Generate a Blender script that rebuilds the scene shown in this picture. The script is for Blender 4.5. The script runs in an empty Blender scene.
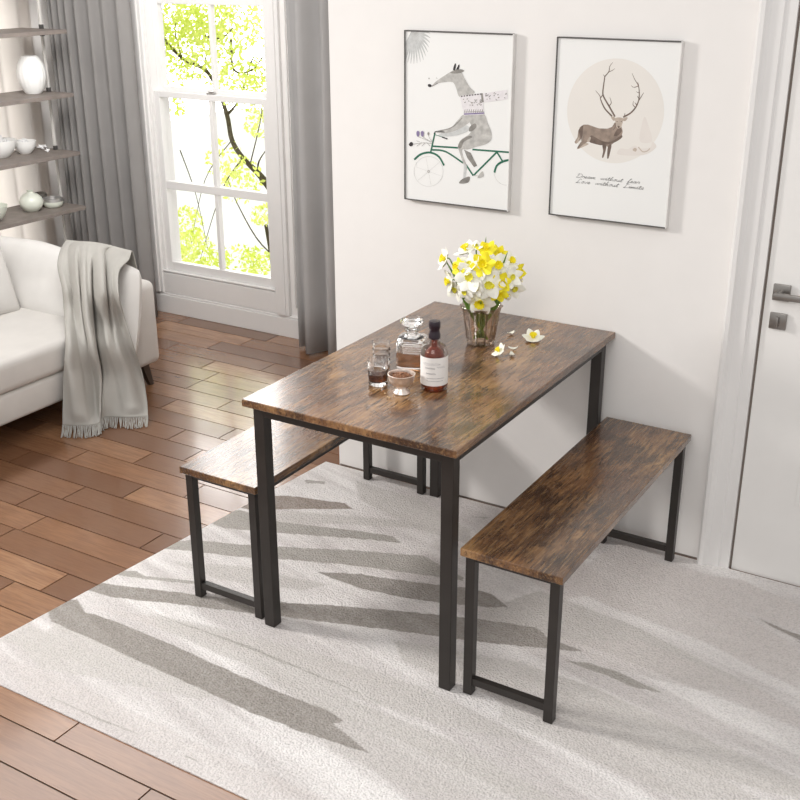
import bpy, bmesh, math, random
import numpy as np
from mathutils import Vector, Matrix, noise as mnoise
R = random.Random(7)
PI = math.pi
COL = bpy.context.scene.collection

# ------------------------------------------------------------------ camera model (used for the camera and for reading real points off real planes)
CAM = Vector((1.7506, -3.3198, 1.9012)); YAW, PIT, ROL, FPX = 0.545, -0.3828, -0.0023, 1108.34
_f = Vector((-math.sin(YAW)*math.cos(PIT), math.cos(YAW)*math.cos(PIT), math.sin(PIT)))
_r = Vector((math.cos(YAW), math.sin(YAW), 0)); _u = _r.cross(_f)
_r2 = _r*math.cos(ROL)+_u*math.sin(ROL); _u2 = -_r*math.sin(ROL)+_u*math.cos(ROL)
def ray(px, py): return _f+_r2*((px-400)/FPX)+_u2*((400-py)/FPX)
def at(px, py, ax, val):
    v = ray(px, py); i = 'xyz'.index(ax)
    return CAM+v*((val-CAM[i])/v[i])

# ------------------------------------------------------------------ materials
def srgb(r, g, b):
    def c(x):
        x /= 255
        return x/12.92 if x <= .04045 else ((x+.055)/1.055)**2.4
    return (c(r), c(g), c(b), 1)
def newmat(name):
    m = bpy.data.materials.new(name); m.use_nodes = True
    nt = m.node_tree; nt.nodes.clear()
    out = nt.nodes.new('ShaderNodeOutputMaterial'); b = nt.nodes.new('ShaderNodeBsdfPrincipled')
    nt.links.new(b.outputs[0], out.inputs[0])
    return m, nt, b, out
def N(nt, t, **kw):
    n = nt.nodes.new(t)
    for k, v in kw.items():
        if k.startswith('_'): n.inputs[k[1:].replace('_', ' ')].default_value = v
        else: setattr(n, k, v)
    return n
def coords(nt, scale=(1, 1, 1), kind='Object'):
    tc = N(nt, 'ShaderNodeTexCoord'); mp = N(nt, 'ShaderNodeMapping'); mp.inputs['Scale'].default_value = scale
    nt.links.new(tc.outputs[kind], mp.inputs[0]); return mp.outputs[0]
def ramp(nt, fac, stops):
    r = N(nt, 'ShaderNodeValToRGB'); e = r.color_ramp.elements
    while len(e) < len(stops): e.new(.5)
    for k, (p, c) in enumerate(stops): e[k].position = p; e[k].color = c if len(c) == 4 else (*c, 1)
    nt.links.new(fac, r.inputs[0]); return r.outputs[0]
def mix(nt, fac, a, b, mode='MIX'):
    m = N(nt, 'ShaderNodeMix', data_type='RGBA', blend_type=mode)
    for s, i in ((fac, 0), (a, 6), (b, 7)):
        if hasattr(s, 'links') or isinstance(s, bpy.types.NodeSocket): nt.links.new(s, m.inputs[i])
        else: m.inputs[i].default_value = s
    return m.outputs[2]
def bump(nt, b, h, strength=.2, dist=.005):
    n = N(nt, 'ShaderNodeBump'); n.inputs['Strength'].default_value = strength; n.inputs['Distance'].default_value = dist
    nt.links.new(h, n.inputs['Height']); nt.links.new(n.outputs[0], b.inputs['Normal'])
def simple(name, c, rough=.5, metal=0, var=.06, scale=12, bmp=0, bscale=200, spec=None, **kw):
    m, nt, b, out = newmat(name)
    n = N(nt, 'ShaderNodeTexNoise'); n.inputs['Scale'].default_value = scale; n.inputs['Detail'].default_value = 4
    nt.links.new(coords(nt), n.inputs['Vector'])
    col = srgb(*c); d = tuple(x*(1-var) for x in col[:3]); l = tuple(min(1, x*(1+var)) for x in col[:3])
    nt.links.new(ramp(nt, n.outputs['Fac'], [(.3, d), (.7, l)]), b.inputs['Base Color'])
    b.inputs['Roughness'].default_value = rough; b.inputs['Metallic'].default_value = metal
    if spec is not None: b.inputs['Specular IOR Level'].default_value = spec
    if bmp:
        n2 = N(nt, 'ShaderNodeTexNoise'); n2.inputs['Scale'].default_value = bscale; n2.inputs['Detail'].default_value = 2
        nt.links.new(coords(nt), n2.inputs['Vector']); bump(nt, b, n2.outputs['Fac'], bmp, .003)
    for k, v in kw.items(): b.inputs[k.replace('_', ' ')].default_value = v
    return m
def cloth(name, c, trans=0.0, bmp=.25, weave=500, var=.05):
    m = simple(name, c, rough=.95, var=var, scale=6, bmp=bmp, bscale=weave, spec=.1)
    if trans:
        nt = m.node_tree; b = [n for n in nt.nodes if n.type == 'BSDF_PRINCIPLED'][0]; out = [n for n in nt.nodes if n.type == 'OUTPUT_MATERIAL'][0]
        t = N(nt, 'ShaderNodeBsdfTranslucent'); t.inputs[0].default_value = srgb(*c)
        mx = N(nt, 'ShaderNodeMixShader'); mx.inputs[0].default_value = trans
        nt.links.new(b.outputs[0], mx.inputs[1]); nt.links.new(t.outputs[0], mx.inputs[2]); nt.links.new(mx.outputs[0], out.inputs[0])
    return m
def rustic(name):
    m, nt, b, out = newmat(name)
    tc = N(nt, 'ShaderNodeTexCoord')
    oi = N(nt, 'ShaderNodeObjectInfo')
    add = N(nt, 'ShaderNodeVectorMath', operation='ADD'); sc = N(nt, 'ShaderNodeVectorMath', operation='SCALE'); sc.inputs['Scale'].default_value = 9
    nt.links.new(oi.outputs['Location'], sc.inputs[0]); nt.links.new(tc.outputs['Object'], add.inputs[0]); nt.links.new(sc.outputs[0], add.inputs[1])
    def nz(scale, detail, sx, sy, rough=.6, dist=0):
        mp = N(nt, 'ShaderNodeMapping'); mp.inputs['Scale'].default_value = (sx, sy, 1.0 if sx < 5 else 6)
        nt.links.new(add.outputs[0], mp.inputs[0])
        n = N(nt, 'ShaderNodeTexNoise'); n.inputs['Scale'].default_value = scale; n.inputs['Detail'].default_value = detail
        n.inputs['Roughness'].default_value = rough; n.inputs['Distortion'].default_value = dist
        nt.links.new(mp.outputs[0], n.inputs['Vector']); return n.outputs['Fac']
    big = nz(3.0, 6, 2.2, 1, .7, .3); blot = nz(5.5, 7, 1.6, .8, .75, .5); grain = nz(9, 8, 12, .7, .8, .2); saw = nz(22, 5, 6.5, .5, .65, .3); tint = nz(2.0, 3, 1.5, 1, .5)
    base = ramp(nt, big, [(.35, srgb(66, 46, 33)), (.45, srgb(100, 71, 48)), (.54, srgb(132, 97, 64)), (.67, srgb(182, 142, 95))])
    base = mix(nt, ramp(nt, tint, [(.45, (0,)*3), (.62, (.5,)*3)]), base, srgb(122, 82, 58))
    c2 = mix(nt, ramp(nt, blot, [(.41, (.8,)*3), (.50, (0,)*3)]), base, srgb(66, 46, 34))
    c3 = mix(nt, ramp(nt, grain, [(.41, (.6,)*3), (.49, (0,)*3)]), c2, srgb(58, 39, 28))
    c4 = mix(nt, ramp(nt, saw, [(.54, (0,)*3), (.62, (.3,)*3)]), c3, srgb(196, 156, 108))
    c5 = mix(nt, ramp(nt, saw, [(.37, (.8,)*3), (.43, (0,)*3)]), c4, srgb(42, 29, 22))
    nt.links.new(c5, b.inputs['Base Color'])
    nt.links.new(ramp(nt, grain, [(.3, (.36,)*3), (.7, (.16,)*3)]), b.inputs['Roughness'])
    b.inputs['Specular IOR Level'].default_value = .5; b.inputs['Coat Weight'].default_value = .65; b.inputs['Coat Roughness'].default_value = .14
    bump(nt, b, grain, .10, .002)
    return m
def floor_mat():
    m, nt, b, out = newmat('oak_planks')
    at_ = N(nt, 'ShaderNodeAttribute', attribute_name='tone')
    g = N(nt, 'ShaderNodeTexNoise'); g.inputs['Scale'].default_value = 5; g.inputs['Detail'].default_value = 6; g.inputs['Distortion'].default_value = .8
    mp = N(nt, 'ShaderNodeMapping'); mp.inputs['Scale'].default_value = (1.0, 9, 1)
    tc = N(nt, 'ShaderNodeTexCoord'); sh = N(nt, 'ShaderNodeVectorMath', operation='MULTIPLY_ADD')
    nt.links.new(at_.outputs['Color'], sh.inputs[0]); sh.inputs[1].default_value = (37, 11, 5); nt.links.new(tc.outputs['Object'], sh.inputs[2])
    nt.links.new(sh.outputs[0], mp.inputs[0]); nt.links.new(mp.outputs[0], g.inputs['Vector'])
    f = N(nt, 'ShaderNodeTexNoise'); f.inputs['Scale'].default_value = 14; f.inputs['Detail'].default_value = 5
    mp2 = N(nt, 'ShaderNodeMapping'); mp2.inputs['Scale'].default_value = (1, 14, 1); nt.links.new(sh.outputs[0], mp2.inputs[0]); nt.links.new(mp2.outputs[0], f.inputs['Vector'])
    tone = ramp(nt, at_.outputs['Fac'], [(0, srgb(116, 81, 58)), (.5, srgb(146, 105, 75)), (1, srgb(174, 132, 98))])
    c = mix(nt, ramp(nt, g.outputs['Fac'], [(.35, (.45,)*3), (.6, (0,)*3)]), tone, srgb(118, 80, 57))
    c = mix(nt, ramp(nt, f.outputs['Fac'], [(.35, (.35,)*3), (.55, (0,)*3)]), c, srgb(104, 70, 49))
    nt.links.new(c, b.inputs['Base Color'])
    b.inputs['Roughness'].default_value = .26; b.inputs['Specular IOR Level'].default_value = .5; b.inputs['Coat Weight'].default_value = .6; b.inputs['Coat Roughness'].default_value = .12
    bump(nt, b, f.outputs['Fac'], .05, .002)
    return m
def glass(name, c=(255, 255, 255), rough=0.0, ior=1.45):
    m, nt, b, out = newmat(name)
    b.inputs['Base Color'].default_value = srgb(*c); b.inputs['Transmission Weight'].default_value = 1
    b.inputs['Roughness'].default_value = rough; b.inputs['IOR'].default_value = ior
    return m
def pane_mat():   # thin flat window glass: mostly clear with a slight mirror sheen
    m, nt, b, out = newmat('window_glass')
    t = N(nt, 'ShaderNodeBsdfTransparent'); g = N(nt, 'ShaderNodeBsdfGlossy'); g.inputs['Roughness'].default_value = .02
    mx = N(nt, 'ShaderNodeMixShader'); mx.inputs[0].default_value = .05
    nt.links.new(t.outputs[0], mx.inputs[1]); nt.links.new(g.outputs[0], mx.inputs[2]); nt.links.new(mx.outputs[0], out.inputs[0])
    return m
def rug_mat():
    m, nt, b, out = newmat('rug_pile')
    a = N(nt, 'ShaderNodeAttribute', attribute_name='dye')
    n = N(nt, 'ShaderNodeTexNoise'); n.inputs['Scale'].default_value = 170; n.inputs['Detail'].default_value = 3
    nt.links.new(coords(nt), n.inputs['Vector'])
    v = N(nt, 'ShaderNodeTexVoronoi'); v.inputs['Scale'].default_value = 150; nt.links.new(coords(nt), v.inputs['Vector'])
    sp = ramp(nt, n.outputs['Fac'], [(.3, (.80,)*3), (.55, (1,)*3)])
    c = mix(nt, 1.0, a.outputs['Color'], sp, 'MULTIPLY')
    nt.links.new(c, b.inputs['Base Color']); b.inputs['Roughness'].default_value = 1; b.inputs['Specular IOR Level'].default_value = .05
    ad = N(nt, 'ShaderNodeMath', operation='SUBTRACT'); nt.links.new(n.outputs['Fac'], ad.inputs[0]); nt.links.new(v.outputs['Distance'], ad.inputs[1])
    bump(nt, b, ad.outputs[0], .55, .006)
    return m
M = {}
M['wall'] = simple('wall_paint', (238, 235, 232), .8, var=.01, bmp=.03, bscale=300)
M['trim'] = simple('white_trim', (232, 230, 228), .35, var=.01)
M['door'] = simple('white_door', (238, 236, 233), .5, var=.01)
M['gap'] = simple('dark_gap', (48, 38, 31), .9)
M['joint'] = simple('grey_joint', (120, 110, 103), .9)
M['wood'] = rustic('rustic_board')
M['metal'] = simple('black_steel', (54, 50, 47), .38, metal=.35, var=.12, bmp=.04, bscale=600)
M['floor'] = floor_mat()
M['rug'] = rug_mat()
M['glass'] = glass('clear_glass')
M['vaseglass'] = glass('amber_tint_glass', (240, 222, 206))
M['pane'] = pane_mat()
def thin_glass(name, c, shade):
    m, nt, b, out = newmat(name)
    t = N(nt, 'ShaderNodeBsdfTransparent'); t.inputs[0].default_value = srgb(*c); g = N(nt, 'ShaderNodeBsdfGlossy'); g.inputs['Roughness'].default_value = .03
    lw = N(nt, 'ShaderNodeLayerWeight'); lw.inputs['Blend'].default_value = .35
    mx = N(nt, 'ShaderNodeMixShader'); nt.links.new(ramp(nt, lw.outputs['Fresnel'], [(.02, (.03,)*3), (.9, (.75,)*3)]), mx.inputs[0])
    nt.links.new(t.outputs[0], mx.inputs[1]); nt.links.new(g.outputs[0], mx.inputs[2]); nt.links.new(mx.outputs[0], out.inputs[0])
    return m
M['vaseglass'] = thin_glass('amber_tint_thin_glass', (250, 242, 235), .1)
M['thinclear'] = thin_glass('clear_thin_glass', (252, 252, 252), .1)
M['liquor'] = glass('amber_liquor', (172, 72, 26), ior=1.36)
M['whiskey'] = glass('pale_whiskey', (214, 162, 122), ior=1.36)
M['dark_liquor'] = glass('brown_liquor', (112, 62, 36), ior=1.36)
M['water'] = glass('vase_water', (225, 232, 215), ior=1.33)
for k_ in ('liquor', 'whiskey', 'dark_liquor'):
    [n for n in M[k_].node_tree.nodes if n.type == 'BSDF_PRINCIPLED'][0].inputs['Transmission Weight'].default_value = .7
M['cap'] = simple('dark_wax_cap', (34, 18, 30), .3)
M['label'] = simple('paper_label', (240, 236, 232), .7, var=.02)
M['ink'] = simple('grey_ink', (120, 116, 122), .8)
M['silver'] = simple('hammered_silver', (232, 218, 208), .32, metal=.75, var=.2, scale=60, bmp=.25, bscale=70)
M['nutpale'] = simple('pale_nut', (196, 160, 118), .6, var=.2, scale=90)
M['nuts'] = simple('nut_brown', (140, 96, 66), .6, var=.4, scale=90)
M['petalw'] = simple('white_petal', (248, 247, 236), .6, var=.03, Subsurface_Weight=.0)
M['petaly'] = simple('yellow_petal', (252, 238, 48), .6, var=.06)
M['cupy'] = simple('yellow_cup', (250, 230, 26), .6, var=.1, scale=60)
M['cupg'] = simple('green_yellow_cup', (224, 216, 60), .6, var=.1, scale=60)
M['stem'] = simple('green_stem', (116, 152, 66), .5, var=.2, scale=30)
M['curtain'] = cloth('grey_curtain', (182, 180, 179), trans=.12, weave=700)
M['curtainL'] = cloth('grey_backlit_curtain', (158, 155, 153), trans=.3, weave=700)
M['sheer'] = cloth('sheer_drape', (240, 236, 232), trans=.75, weave=900, bmp=.1)
M['sofa'] = cloth('cream_upholstery', (216, 212, 207), weave=350, bmp=.3)
M['pillow'] = cloth('white_linen', (222, 219, 215), weave=500)
M['pillowg'] = cloth('pale_grey_linen', (206, 203, 199), weave=500)
M['throw'] = cloth('grey_wool', (180, 177, 171), weave=450, bmp=.4)
M['darkwood'] = simple('dark_leg_wood', (74, 60, 50), .4, var=.15)
M['shelfw'] = simple('grey_oak_shelf', (128, 119, 113), .55, var=.14, scale=20)
M['chrome'] = simple('brushed_metal', (190, 188, 186), .3, metal=.8)
M['postgrey'] = simple('pale_grey_steel', (206, 203, 199), .35)
M['nickel'] = simple('satin_nickel', (150, 146, 142), .32, metal=.85)
M['ceramic'] = simple('white_ceramic', (240, 240, 238), .35, var=.01)
M['celadon'] = simple('pale_green_ceramic', (222, 226, 214), .3, var=.02)
M['darkcer'] = simple('dark_ceramic', (96, 92, 86), .3)
M['coral'] = simple('white_coral', (232, 232, 232), .7, var=.06)
M['frame'] = simple('grey_metal_frame', (92, 90, 89), .4, metal=.5)
M['frameside'] = simple('pale_frame_side', (222, 220, 217), .4)
M['paper'] = simple('print_paper', (238, 238, 236), .6, var=.008, scale=4)
def flat(name, c, var=.1, scale=80): return simple(name, c, .8, var=var, scale=scale)
M['p_grey'] = flat('print_fur_grey', (186, 184, 180), .22, 60)
M['p_grey2'] = flat('print_dark_grey', (138, 135, 130), .25, 60)
M['p_lgrey'] = flat('print_light_grey', (200, 202, 201), .12, 60)
M['p_pale'] = flat('print_pale_line', (206, 205, 203))
M['p_black'] = flat('print_black', (52, 48, 50))
M['p_green'] = flat('print_green', (42, 104, 82), .15)
M['p_purple'] = flat('print_purple', (138, 126, 160))
M['p_scarf'] = flat('print_scarf', (228, 224, 226), .05)
M['p_beige'] = flat('print_beige', (231, 227, 221), .015, 9)
M['p_beige2'] = flat('print_beige_mist', (225, 219, 213), .03, 12)
M['p_brown'] = flat('print_deer_brown', (150, 134, 122), .3, 45)
M['p_brown2'] = flat('print_deer_dark', (112, 97, 88), .25, 60)
M['p_brown3'] = flat('print_deer_light', (188, 174, 161), .15, 60)
M['bark'] = simple('bark', (74, 66, 44), .9, var=.3, scale=30)
def leaf_mat():
    m, nt, b, out = newmat('spring_leaves')
    n = N(nt, 'ShaderNodeTexNoise'); n.inputs['Scale'].default_value = 2.5; nt.links.new(coords(nt), n.inputs['Vector'])
    c = ramp(nt, n.outputs['Fac'], [(.35, srgb(206, 224, 84)), (.65, srgb(236, 243, 150))])
    d = N(nt, 'ShaderNodeBsdfDiffuse'); t = N(nt, 'ShaderNodeBsdfTranslucent'); mx = N(nt, 'ShaderNodeMixShader'); mx.inputs[0].default_value = .4
    nt.links.new(c, d.inputs[0]); nt.links.new(c, t.inputs[0]); nt.links.new(d.outputs[0], mx.inputs[1]); nt.links.new(t.outputs[0], mx.inputs[2]); nt.links.new(mx.outputs[0], out.inputs[0])
    return m
M['leaf'] = leaf_mat()
M['lawn_glare'] = simple('overexposed_lawn', (250, 252, 240), .9, var=.01, scale=5)  # outdoor glare put into the colour: near white instead of lawn green

# ------------------------------------------------------------------ mesh helpers
class MB:
    def __init__(s): s.bm = bmesh.new(); s.mi = 0
    def _set(s, faces):
        for f in faces: f.material_index = s.mi
    def box(s, x0, x1, y0, y1, z0, z1, bev=0, seg=2):
        bm = bmesh.new(); bmesh.ops.create_cube(bm, size=1)
        for v in bm.verts: v.co = Vector(((x0+x1)/2+v.co.x*(x1-x0), (y0+y1)/2+v.co.y*(y1-y0), (z0+z1)/2+v.co.z*(z1-z0)))
        if bev: bmesh.ops.bevel(bm, geom=bm.edges[:], offset=bev, segments=seg, affect='EDGES', profile=.5)
        s.merge(bm); return s
    def merge(s, bm, mat=None):
        vs = [s.bm.verts.new((mat @ v.co) if mat else v.co) for v in bm.verts]
        bm.verts.index_update()
        for f in bm.faces:
            try: g = s.bm.faces.new([vs[v.index] for v in f.verts]); g.material_index = s.mi
            except ValueError: pass
        bm.free()
    def grid(s, fn, nu, nv, close_u=False):
        V = [[s.bm.verts.new(fn(i/(nu if close_u else nu-1), j/(nv-1))) for i in range(nu)] for j in range(nv)]
        for j in range(nv-1):
            for i in range(nu if close_u else nu-1):
                f = s.bm.faces.new((V[j][i], V[j][(i+1) % nu], V[j+1][(i+1) % nu], V[j+1][i])); f.material_index = s.mi
        return V
    def lathe(s, prof, c=(0, 0, 0), n=40, wob=None, square=0):
        V = []
        for (r, z) in prof:
            row = []
            for k in range(n):
                a = 2*PI*k/n; rr = r*(wob(a, z) if wob else 1)
                if square: rr *= (abs(math.cos(a))**square+abs(math.sin(a))**square)**(-1/square)
                row.append(s.bm.verts.new((c[0]+rr*math.cos(a), c[1]+rr*math.sin(a), c[2]+z)))
            V.append(row)
        for j in range(len(V)-1):
            for k in range(n):
                f = s.bm.faces.new((V[j][k], V[j][(k+1) % n], V[j+1][(k+1) % n], V[j+1][k])); f.material_index = s.mi
        for row, flip in ((V[0], True), (V[-1], False)):
            if prof[0 if flip else -1][0] > 1e-4:
                f = s.bm.faces.new(row[::-1] if flip else row); f.material_index = s.mi
        return s
    def tube(s, pts, rad, n=8, cap=True):
        pts = [Vector(p) for p in pts]; rows = []; up = None
        for i, p in enumerate(pts):
            d = (pts[min(i+1, len(pts)-1)]-pts[max(i-1, 0)]).normalized()
            if up is None: up = d.orthogonal().normalized()
            else: up = (up-d*up.dot(d)).normalized()
            b = d.cross(up); r = rad[i] if isinstance(rad, (list, tuple)) else rad
            rows.append([s.bm.verts.new(p+(up*math.cos(2*PI*k/n)+b*math.sin(2*PI*k/n))*r) for k in range(n)])
        for j in range(len(rows)-1):
            for k in range(n):
                f = s.bm.faces.new((rows[j][k], rows[j][(k+1) % n], rows[j+1][(k+1) % n], rows[j+1][k])); f.material_index = s.mi
        if cap:
            s.bm.faces.new(rows[0][::-1]).material_index = s.mi; s.bm.faces.new(rows[-1]).material_index = s.mi
        return s
    def poly(s, pts):
        f = s.bm.faces.new([s.bm.verts.new(p) for p in pts]); f.material_index = s.mi; return s
    def build(s, name, mats, parent=None, smooth=True, loc=None, rot=None, angle=40, norm=True):
        if norm: bmesh.ops.recalc_face_normals(s.bm, faces=s.bm.faces[:])
        me = bpy.data.meshes.new(name); s.bm.to_mesh(me); s.bm.free()
        for m in (mats if isinstance(mats, (list, tuple)) else [mats]): me.materials.append(M[m] if isinstance(m, str) else m)
        if smooth:
            me.polygons.foreach_set('use_smooth', [True]*len(me.polygons))
            if angle: me.set_sharp_from_angle(angle=math.radians(angle))
        o = bpy.data.objects.new(name, me); COL.objects.link(o)
        if parent: o.parent = parent
        if loc: o.location = loc
        if rot: o.rotation_euler = rot
        return o
def tag(o, label=None, cat=None, group=None, kind=None):
    if label: o['label'] = label
    if cat: o['category'] = cat
    if group: o['group'] = group
    if kind: o['kind'] = kind
    return o
def empty(name, loc, label=None, cat=None, group=None, rot=None):
    o = bpy.data.objects.new(name, None); COL.objects.link(o); o.location = loc; o.empty_display_size = .05
    if rot: o.rotation_euler = rot
    return tag(o, label, cat, group)
def copy_tree(o, parent=None):
    c = o.copy(); COL.objects.link(c); c.parent = parent
    for ch in [x for x in bpy.data.objects if x.parent == o]: copy_tree(ch, c)
    return c
def struct(o, label=None): o['kind'] = 'structure'; return tag(o, label)
def catmull(P, t):
    n = len(P)-1; x = min(max(t*n, 0), n-1e-6); i = int(x); f = x-i
    p0, p1, p2, p3 = P[max(i-1, 0)], P[i], P[i+1], P[min(i+2, n)]
    return .5*((2*p1)+(p2-p0)*f+(2*p0-5*p1+4*p2-p3)*f*f+(3*p1-p0-3*p2+p3)*f**3)
def smooth_pts(P, k=6):
    P = [Vector(p) for p in P]; n = (len(P)-1)*k
    return [catmull(P, i/n) for i in range(n+1)]

# ------------------------------------------------------------------ room shell
XL, YB, XC, HT = -3.22, 1.20, -0.546, 2.6      # left wall, window wall, outer corner of the picture wall, wall height
DX0, DX1, DH = 1.027, 1.88, 2.02               # door leaf
# floor: one object of separate boards over a dark bed
ROWW, Y00 = .1238, -1.782
joints = {-1: .102, 0: -.239, 3: -.955, 4: -.84, 5: -1.24, 6: -1.215, 7: -.76, 8: -1.272, 9: -1.085, 10: -1.512, 12: -1.11, 13: -1.311, 14: -1.133, 15: -1.579, 17: -1.642, 16: -1.352, 18: -1.642, 19: -1.766, 20: -1.487, 21: -1.935, 22: -1.819}
fm = MB(); fm.box(XL-.1, 2.6, -3.9, YB+.1, -.03, -.0035)
tones = [(0, 0, 0)]*6
bmf = fm.bm; tl = bmf.loops.layers.color.new('tone')
LEN = .622
for k in range(-17, 25):
    y0, y1 = Y00+k*ROWW, Y00+(k+1)*ROWW
    if y0 > YB+.02: break
    j0 = joints.get(k, R.uniform(-1.6, -1.0)); j0 -= LEN*math.ceil((j0-XL+.1)/LEN)
    x = j0
    while x < 2.55:
        a, b = max(x, XL-.1)+.0024, x+LEN-.0024; t = min(1, max(0, R.gauss(.5, .26)))
        if b > a+.01:
            pts = [(a, y0+.0024), (b, y0+.0024), (b, y1-.0024), (a, y1-.0024)]
            top = [bmf.verts.new((p[0], p[1], 0)) for p in pts]; bot = [bmf.verts.new((p[0], p[1], -.006)) for p in pts]
            fs = [bmf.faces.new(top)]+[bmf.faces.new((bot[q], bot[(q+1) % 4], top[(q+1) % 4], top[q])) for q in range(4)]
            for f in fs:
                f.material_index = 1
                for l in f.loops: l[tl] = (t, t, t, 1)
        x += LEN
struct(fm.build('floor', ['gap', 'floor'], smooth=False, norm=False), 'brown oak plank floor in staggered rows')

w = MB(); w.box(XC, DX0-.012, 0, .12, 0, HT); w.box(DX0-.012, DX1+.012, 0, .12, DH+.01, HT); w.box(DX1+.012, 2.6, 0, .12, 0, HT); w.box(DX0-.012, DX1+.012, .06, .12, 0, DH+.01)
struct(w.build('wall_back', 'wall', smooth=False), 'white wall carrying the two pictures')
w = MB(); w.box(XC, XC+.12, .121, YB-.001, 0, HT); struct(w.build('wall_corner', 'wall', smooth=False), 'white return wall behind the picture wall corner')
w = MB(); w.box(XL-.1, XL, -2.2, -.45, 0, HT); w.box(XL-.1, XL, 1.0, YB+.15, 0, HT); w.box(XL-.1, XL, -.45, 1.0, 0, .2); w.box(XL-.1, XL, -.45, 1.0, 2.4, HT); struct(w.build('wall_left', 'wall', smooth=False), 'white wall behind the shelves')
# window wall with an opening
WX0, WX1, WZ0, WZ1 = -2.55, -1.745, .245, 2.46
w = MB(); w.box(XL, WX0, YB, YB+.15, 0, HT); w.box(WX1, XC, YB, YB+.15, 0, HT); w.box(WX0, WX1, YB, YB+.15, 0, WZ0); w.box(WX0, WX1, YB, YB+.15, WZ1, HT)
struct(w.build('wall_alcove', 'wall', smooth=False), 'white wall around the tall window')
w = MB(); w.box(XL+.002, XC-.002, YB-.022, YB-.001, 0, .105, .003); w.box(XL+.002, XC-.002, YB-.016, YB-.001, .105, .118, .004)
struct(w.build('baseboard_alcove', 'trim', smooth=False), 'white skirting board below the window')
w = MB(); w.box(XC+.004, .915, -.0015, .0, 0, .006)
struct(w.build('shadow_line_back', 'joint', smooth=False), 'thin grey strip painted as the shadow line along the picture wall')  # no skirting here: grey strip stands in for shade where wall meets floor
# casing and panel strips round the window
w = MB()
for x0, x1 in ((WX0-.085, WX0+.004), (WX1-.004, WX1+.085)):
    w.box(x0, x1, YB-.022, YB-.0005, .119, WZ1+.09, .004); w.box(x0+.02, x1-.02, YB-.030, YB-.020, .119, WZ1+.07, .004)
w.box(WX0-.085, WX1+.085, YB-.024, YB-.0005, WZ1, WZ1+.09, .004)
w.box(WX0+.004, WX1-.004, YB-.012, YB-.0005, .119, WZ0-.01, .003)
for x0, x1 in ((WX1+.115, WX1+.122), (WX1+.40, WX1+.407), (WX0-.36, WX0-.353)): w.box(x0, x1, YB-.012, YB-.0005, .17, HT-.2, .002)
struct(w.build('trim_1', 'trim', smooth=False), 'white moulded casing around the window')
# window
win = struct(empty('window_1', ((WX0+WX1)/2, YB+.04, WZ0)), 'tall white sash window with tree beyond its panes')
def wp(name, mb, mat, parent=win):
    o = mb.build(name, mat, parent, smooth=False); o.matrix_parent_inverse = Matrix.Translation(parent.location).inverted() if parent is win else Matrix(); return o
gx0, gx1, mx_ = -2.492, -1.800, -2.145
rows = [(.298, .708), (.752, 1.196), (1.250, 1.664)]
w = MB(); w.box(WX0, WX0+.02, YB, YB+.13, WZ0, WZ1); w.box(WX1-.02, WX1, YB, YB+.13, WZ0, WZ1); w.box(WX0+.02, WX1-.02, YB, YB+.13, WZ1-.02, WZ1); w.box(WX0+.001, WX1-.001, YB-.012, YB+.13, WZ0-.005, WZ0+.004, .002)
wp('window_frame', w, 'trim')
w = MB(); S0, S1 = YB+.012, YB+.048
w.box(WX0+.02, gx0, S0, S1, WZ0+.004, 1.228, .003); w.box(gx1, WX1-.02, S0, S1, WZ0+.004, 1.228, .003); w.box(gx0, gx1, S0, S1, WZ0+.004, rows[0][0], .003)
w.box(gx0, gx1, S0, S1, rows[0][1], rows[1][0], .003); w.box(gx0, gx1, S0, S1, rows[1][1], 1.228, .003); w.box(mx_-.011, mx_+.011, S0+.004, S1, rows[0][0], rows[1][1], .002)
lo = wp('lower_sash', w, 'trim')
w = MB(); T0, T1 = YB+.05, YB+.085
w.box(WX0+.02, gx0, T0, T1, 1.19, WZ1-.02, .003); w.box(gx1, WX1-.02, T0, T1, 1.19, WZ1-.02, .003); w.box(gx0, gx1, T0, T1, 1.19, rows[2][0], .003); w.box(gx0, gx1, T0, T1, rows[2][1], 1.715, .003); w.box(gx0, gx1, T0, T1, 2.40, WZ1-.02, .003); w.box(mx_-.010, mx_+.010, T0+.004, T1, 1.715, 2.40, .002); w.box(mx_-.010, mx_+.010, T0+.004, T1, rows[2][0], rows[2][1], .002)
us = wp('upper_sash', w, 'trim')
for sash, rr, yy in ((lo, rows[:2], YB+.03), (us, [rows[2], (1.715, 2.40)], YB+.068)):
    for z0, z1 in rr:
        for x0, x1 in ((gx0, mx_), (mx_, gx1)):
            w = MB(); w.poly([(x0, yy, z0), (x1, yy, z0), (x1, yy, z1), (x0, yy, z1)])
            o = w.build('pane', 'pane', sash, smooth=False, norm=False)
w = MB(); w.box(mx_-.022, mx_+.022, S0+.004, S1-.004, 1.228, 1.238, .003); w.box(mx_-.006, mx_+.03, S0+.002, S0+.014, 1.236, 1.246, .003)
o = w.build('window_latch', 'chrome', lo, smooth=False)
w2 = struct(empty('window_2', (XL-.05, .27, .2)), 'side window veiled by the sheer drape behind the shelves')
w = MB()
for y0, y1, z0, z1 in ((-.45, -.39, .2, 2.4), (.94, 1.0, .2, 2.4), (-.39, .94, .2, .26), (-.39, .94, 2.34, 2.4), (.25, .29, .26, 2.34)): w.box(-.03, .03, y0-.27, y1-.27, z0-.2, z1-.2, .002)
w.build('window_frame', 'trim', w2, smooth=False)
w = MB(); w.poly([(0, -.66, .06), (0, .67, .06), (0, .67, 2.14), (0, -.66, 2.14)]); w.build('pane', 'pane', w2, smooth=False, norm=False)
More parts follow.
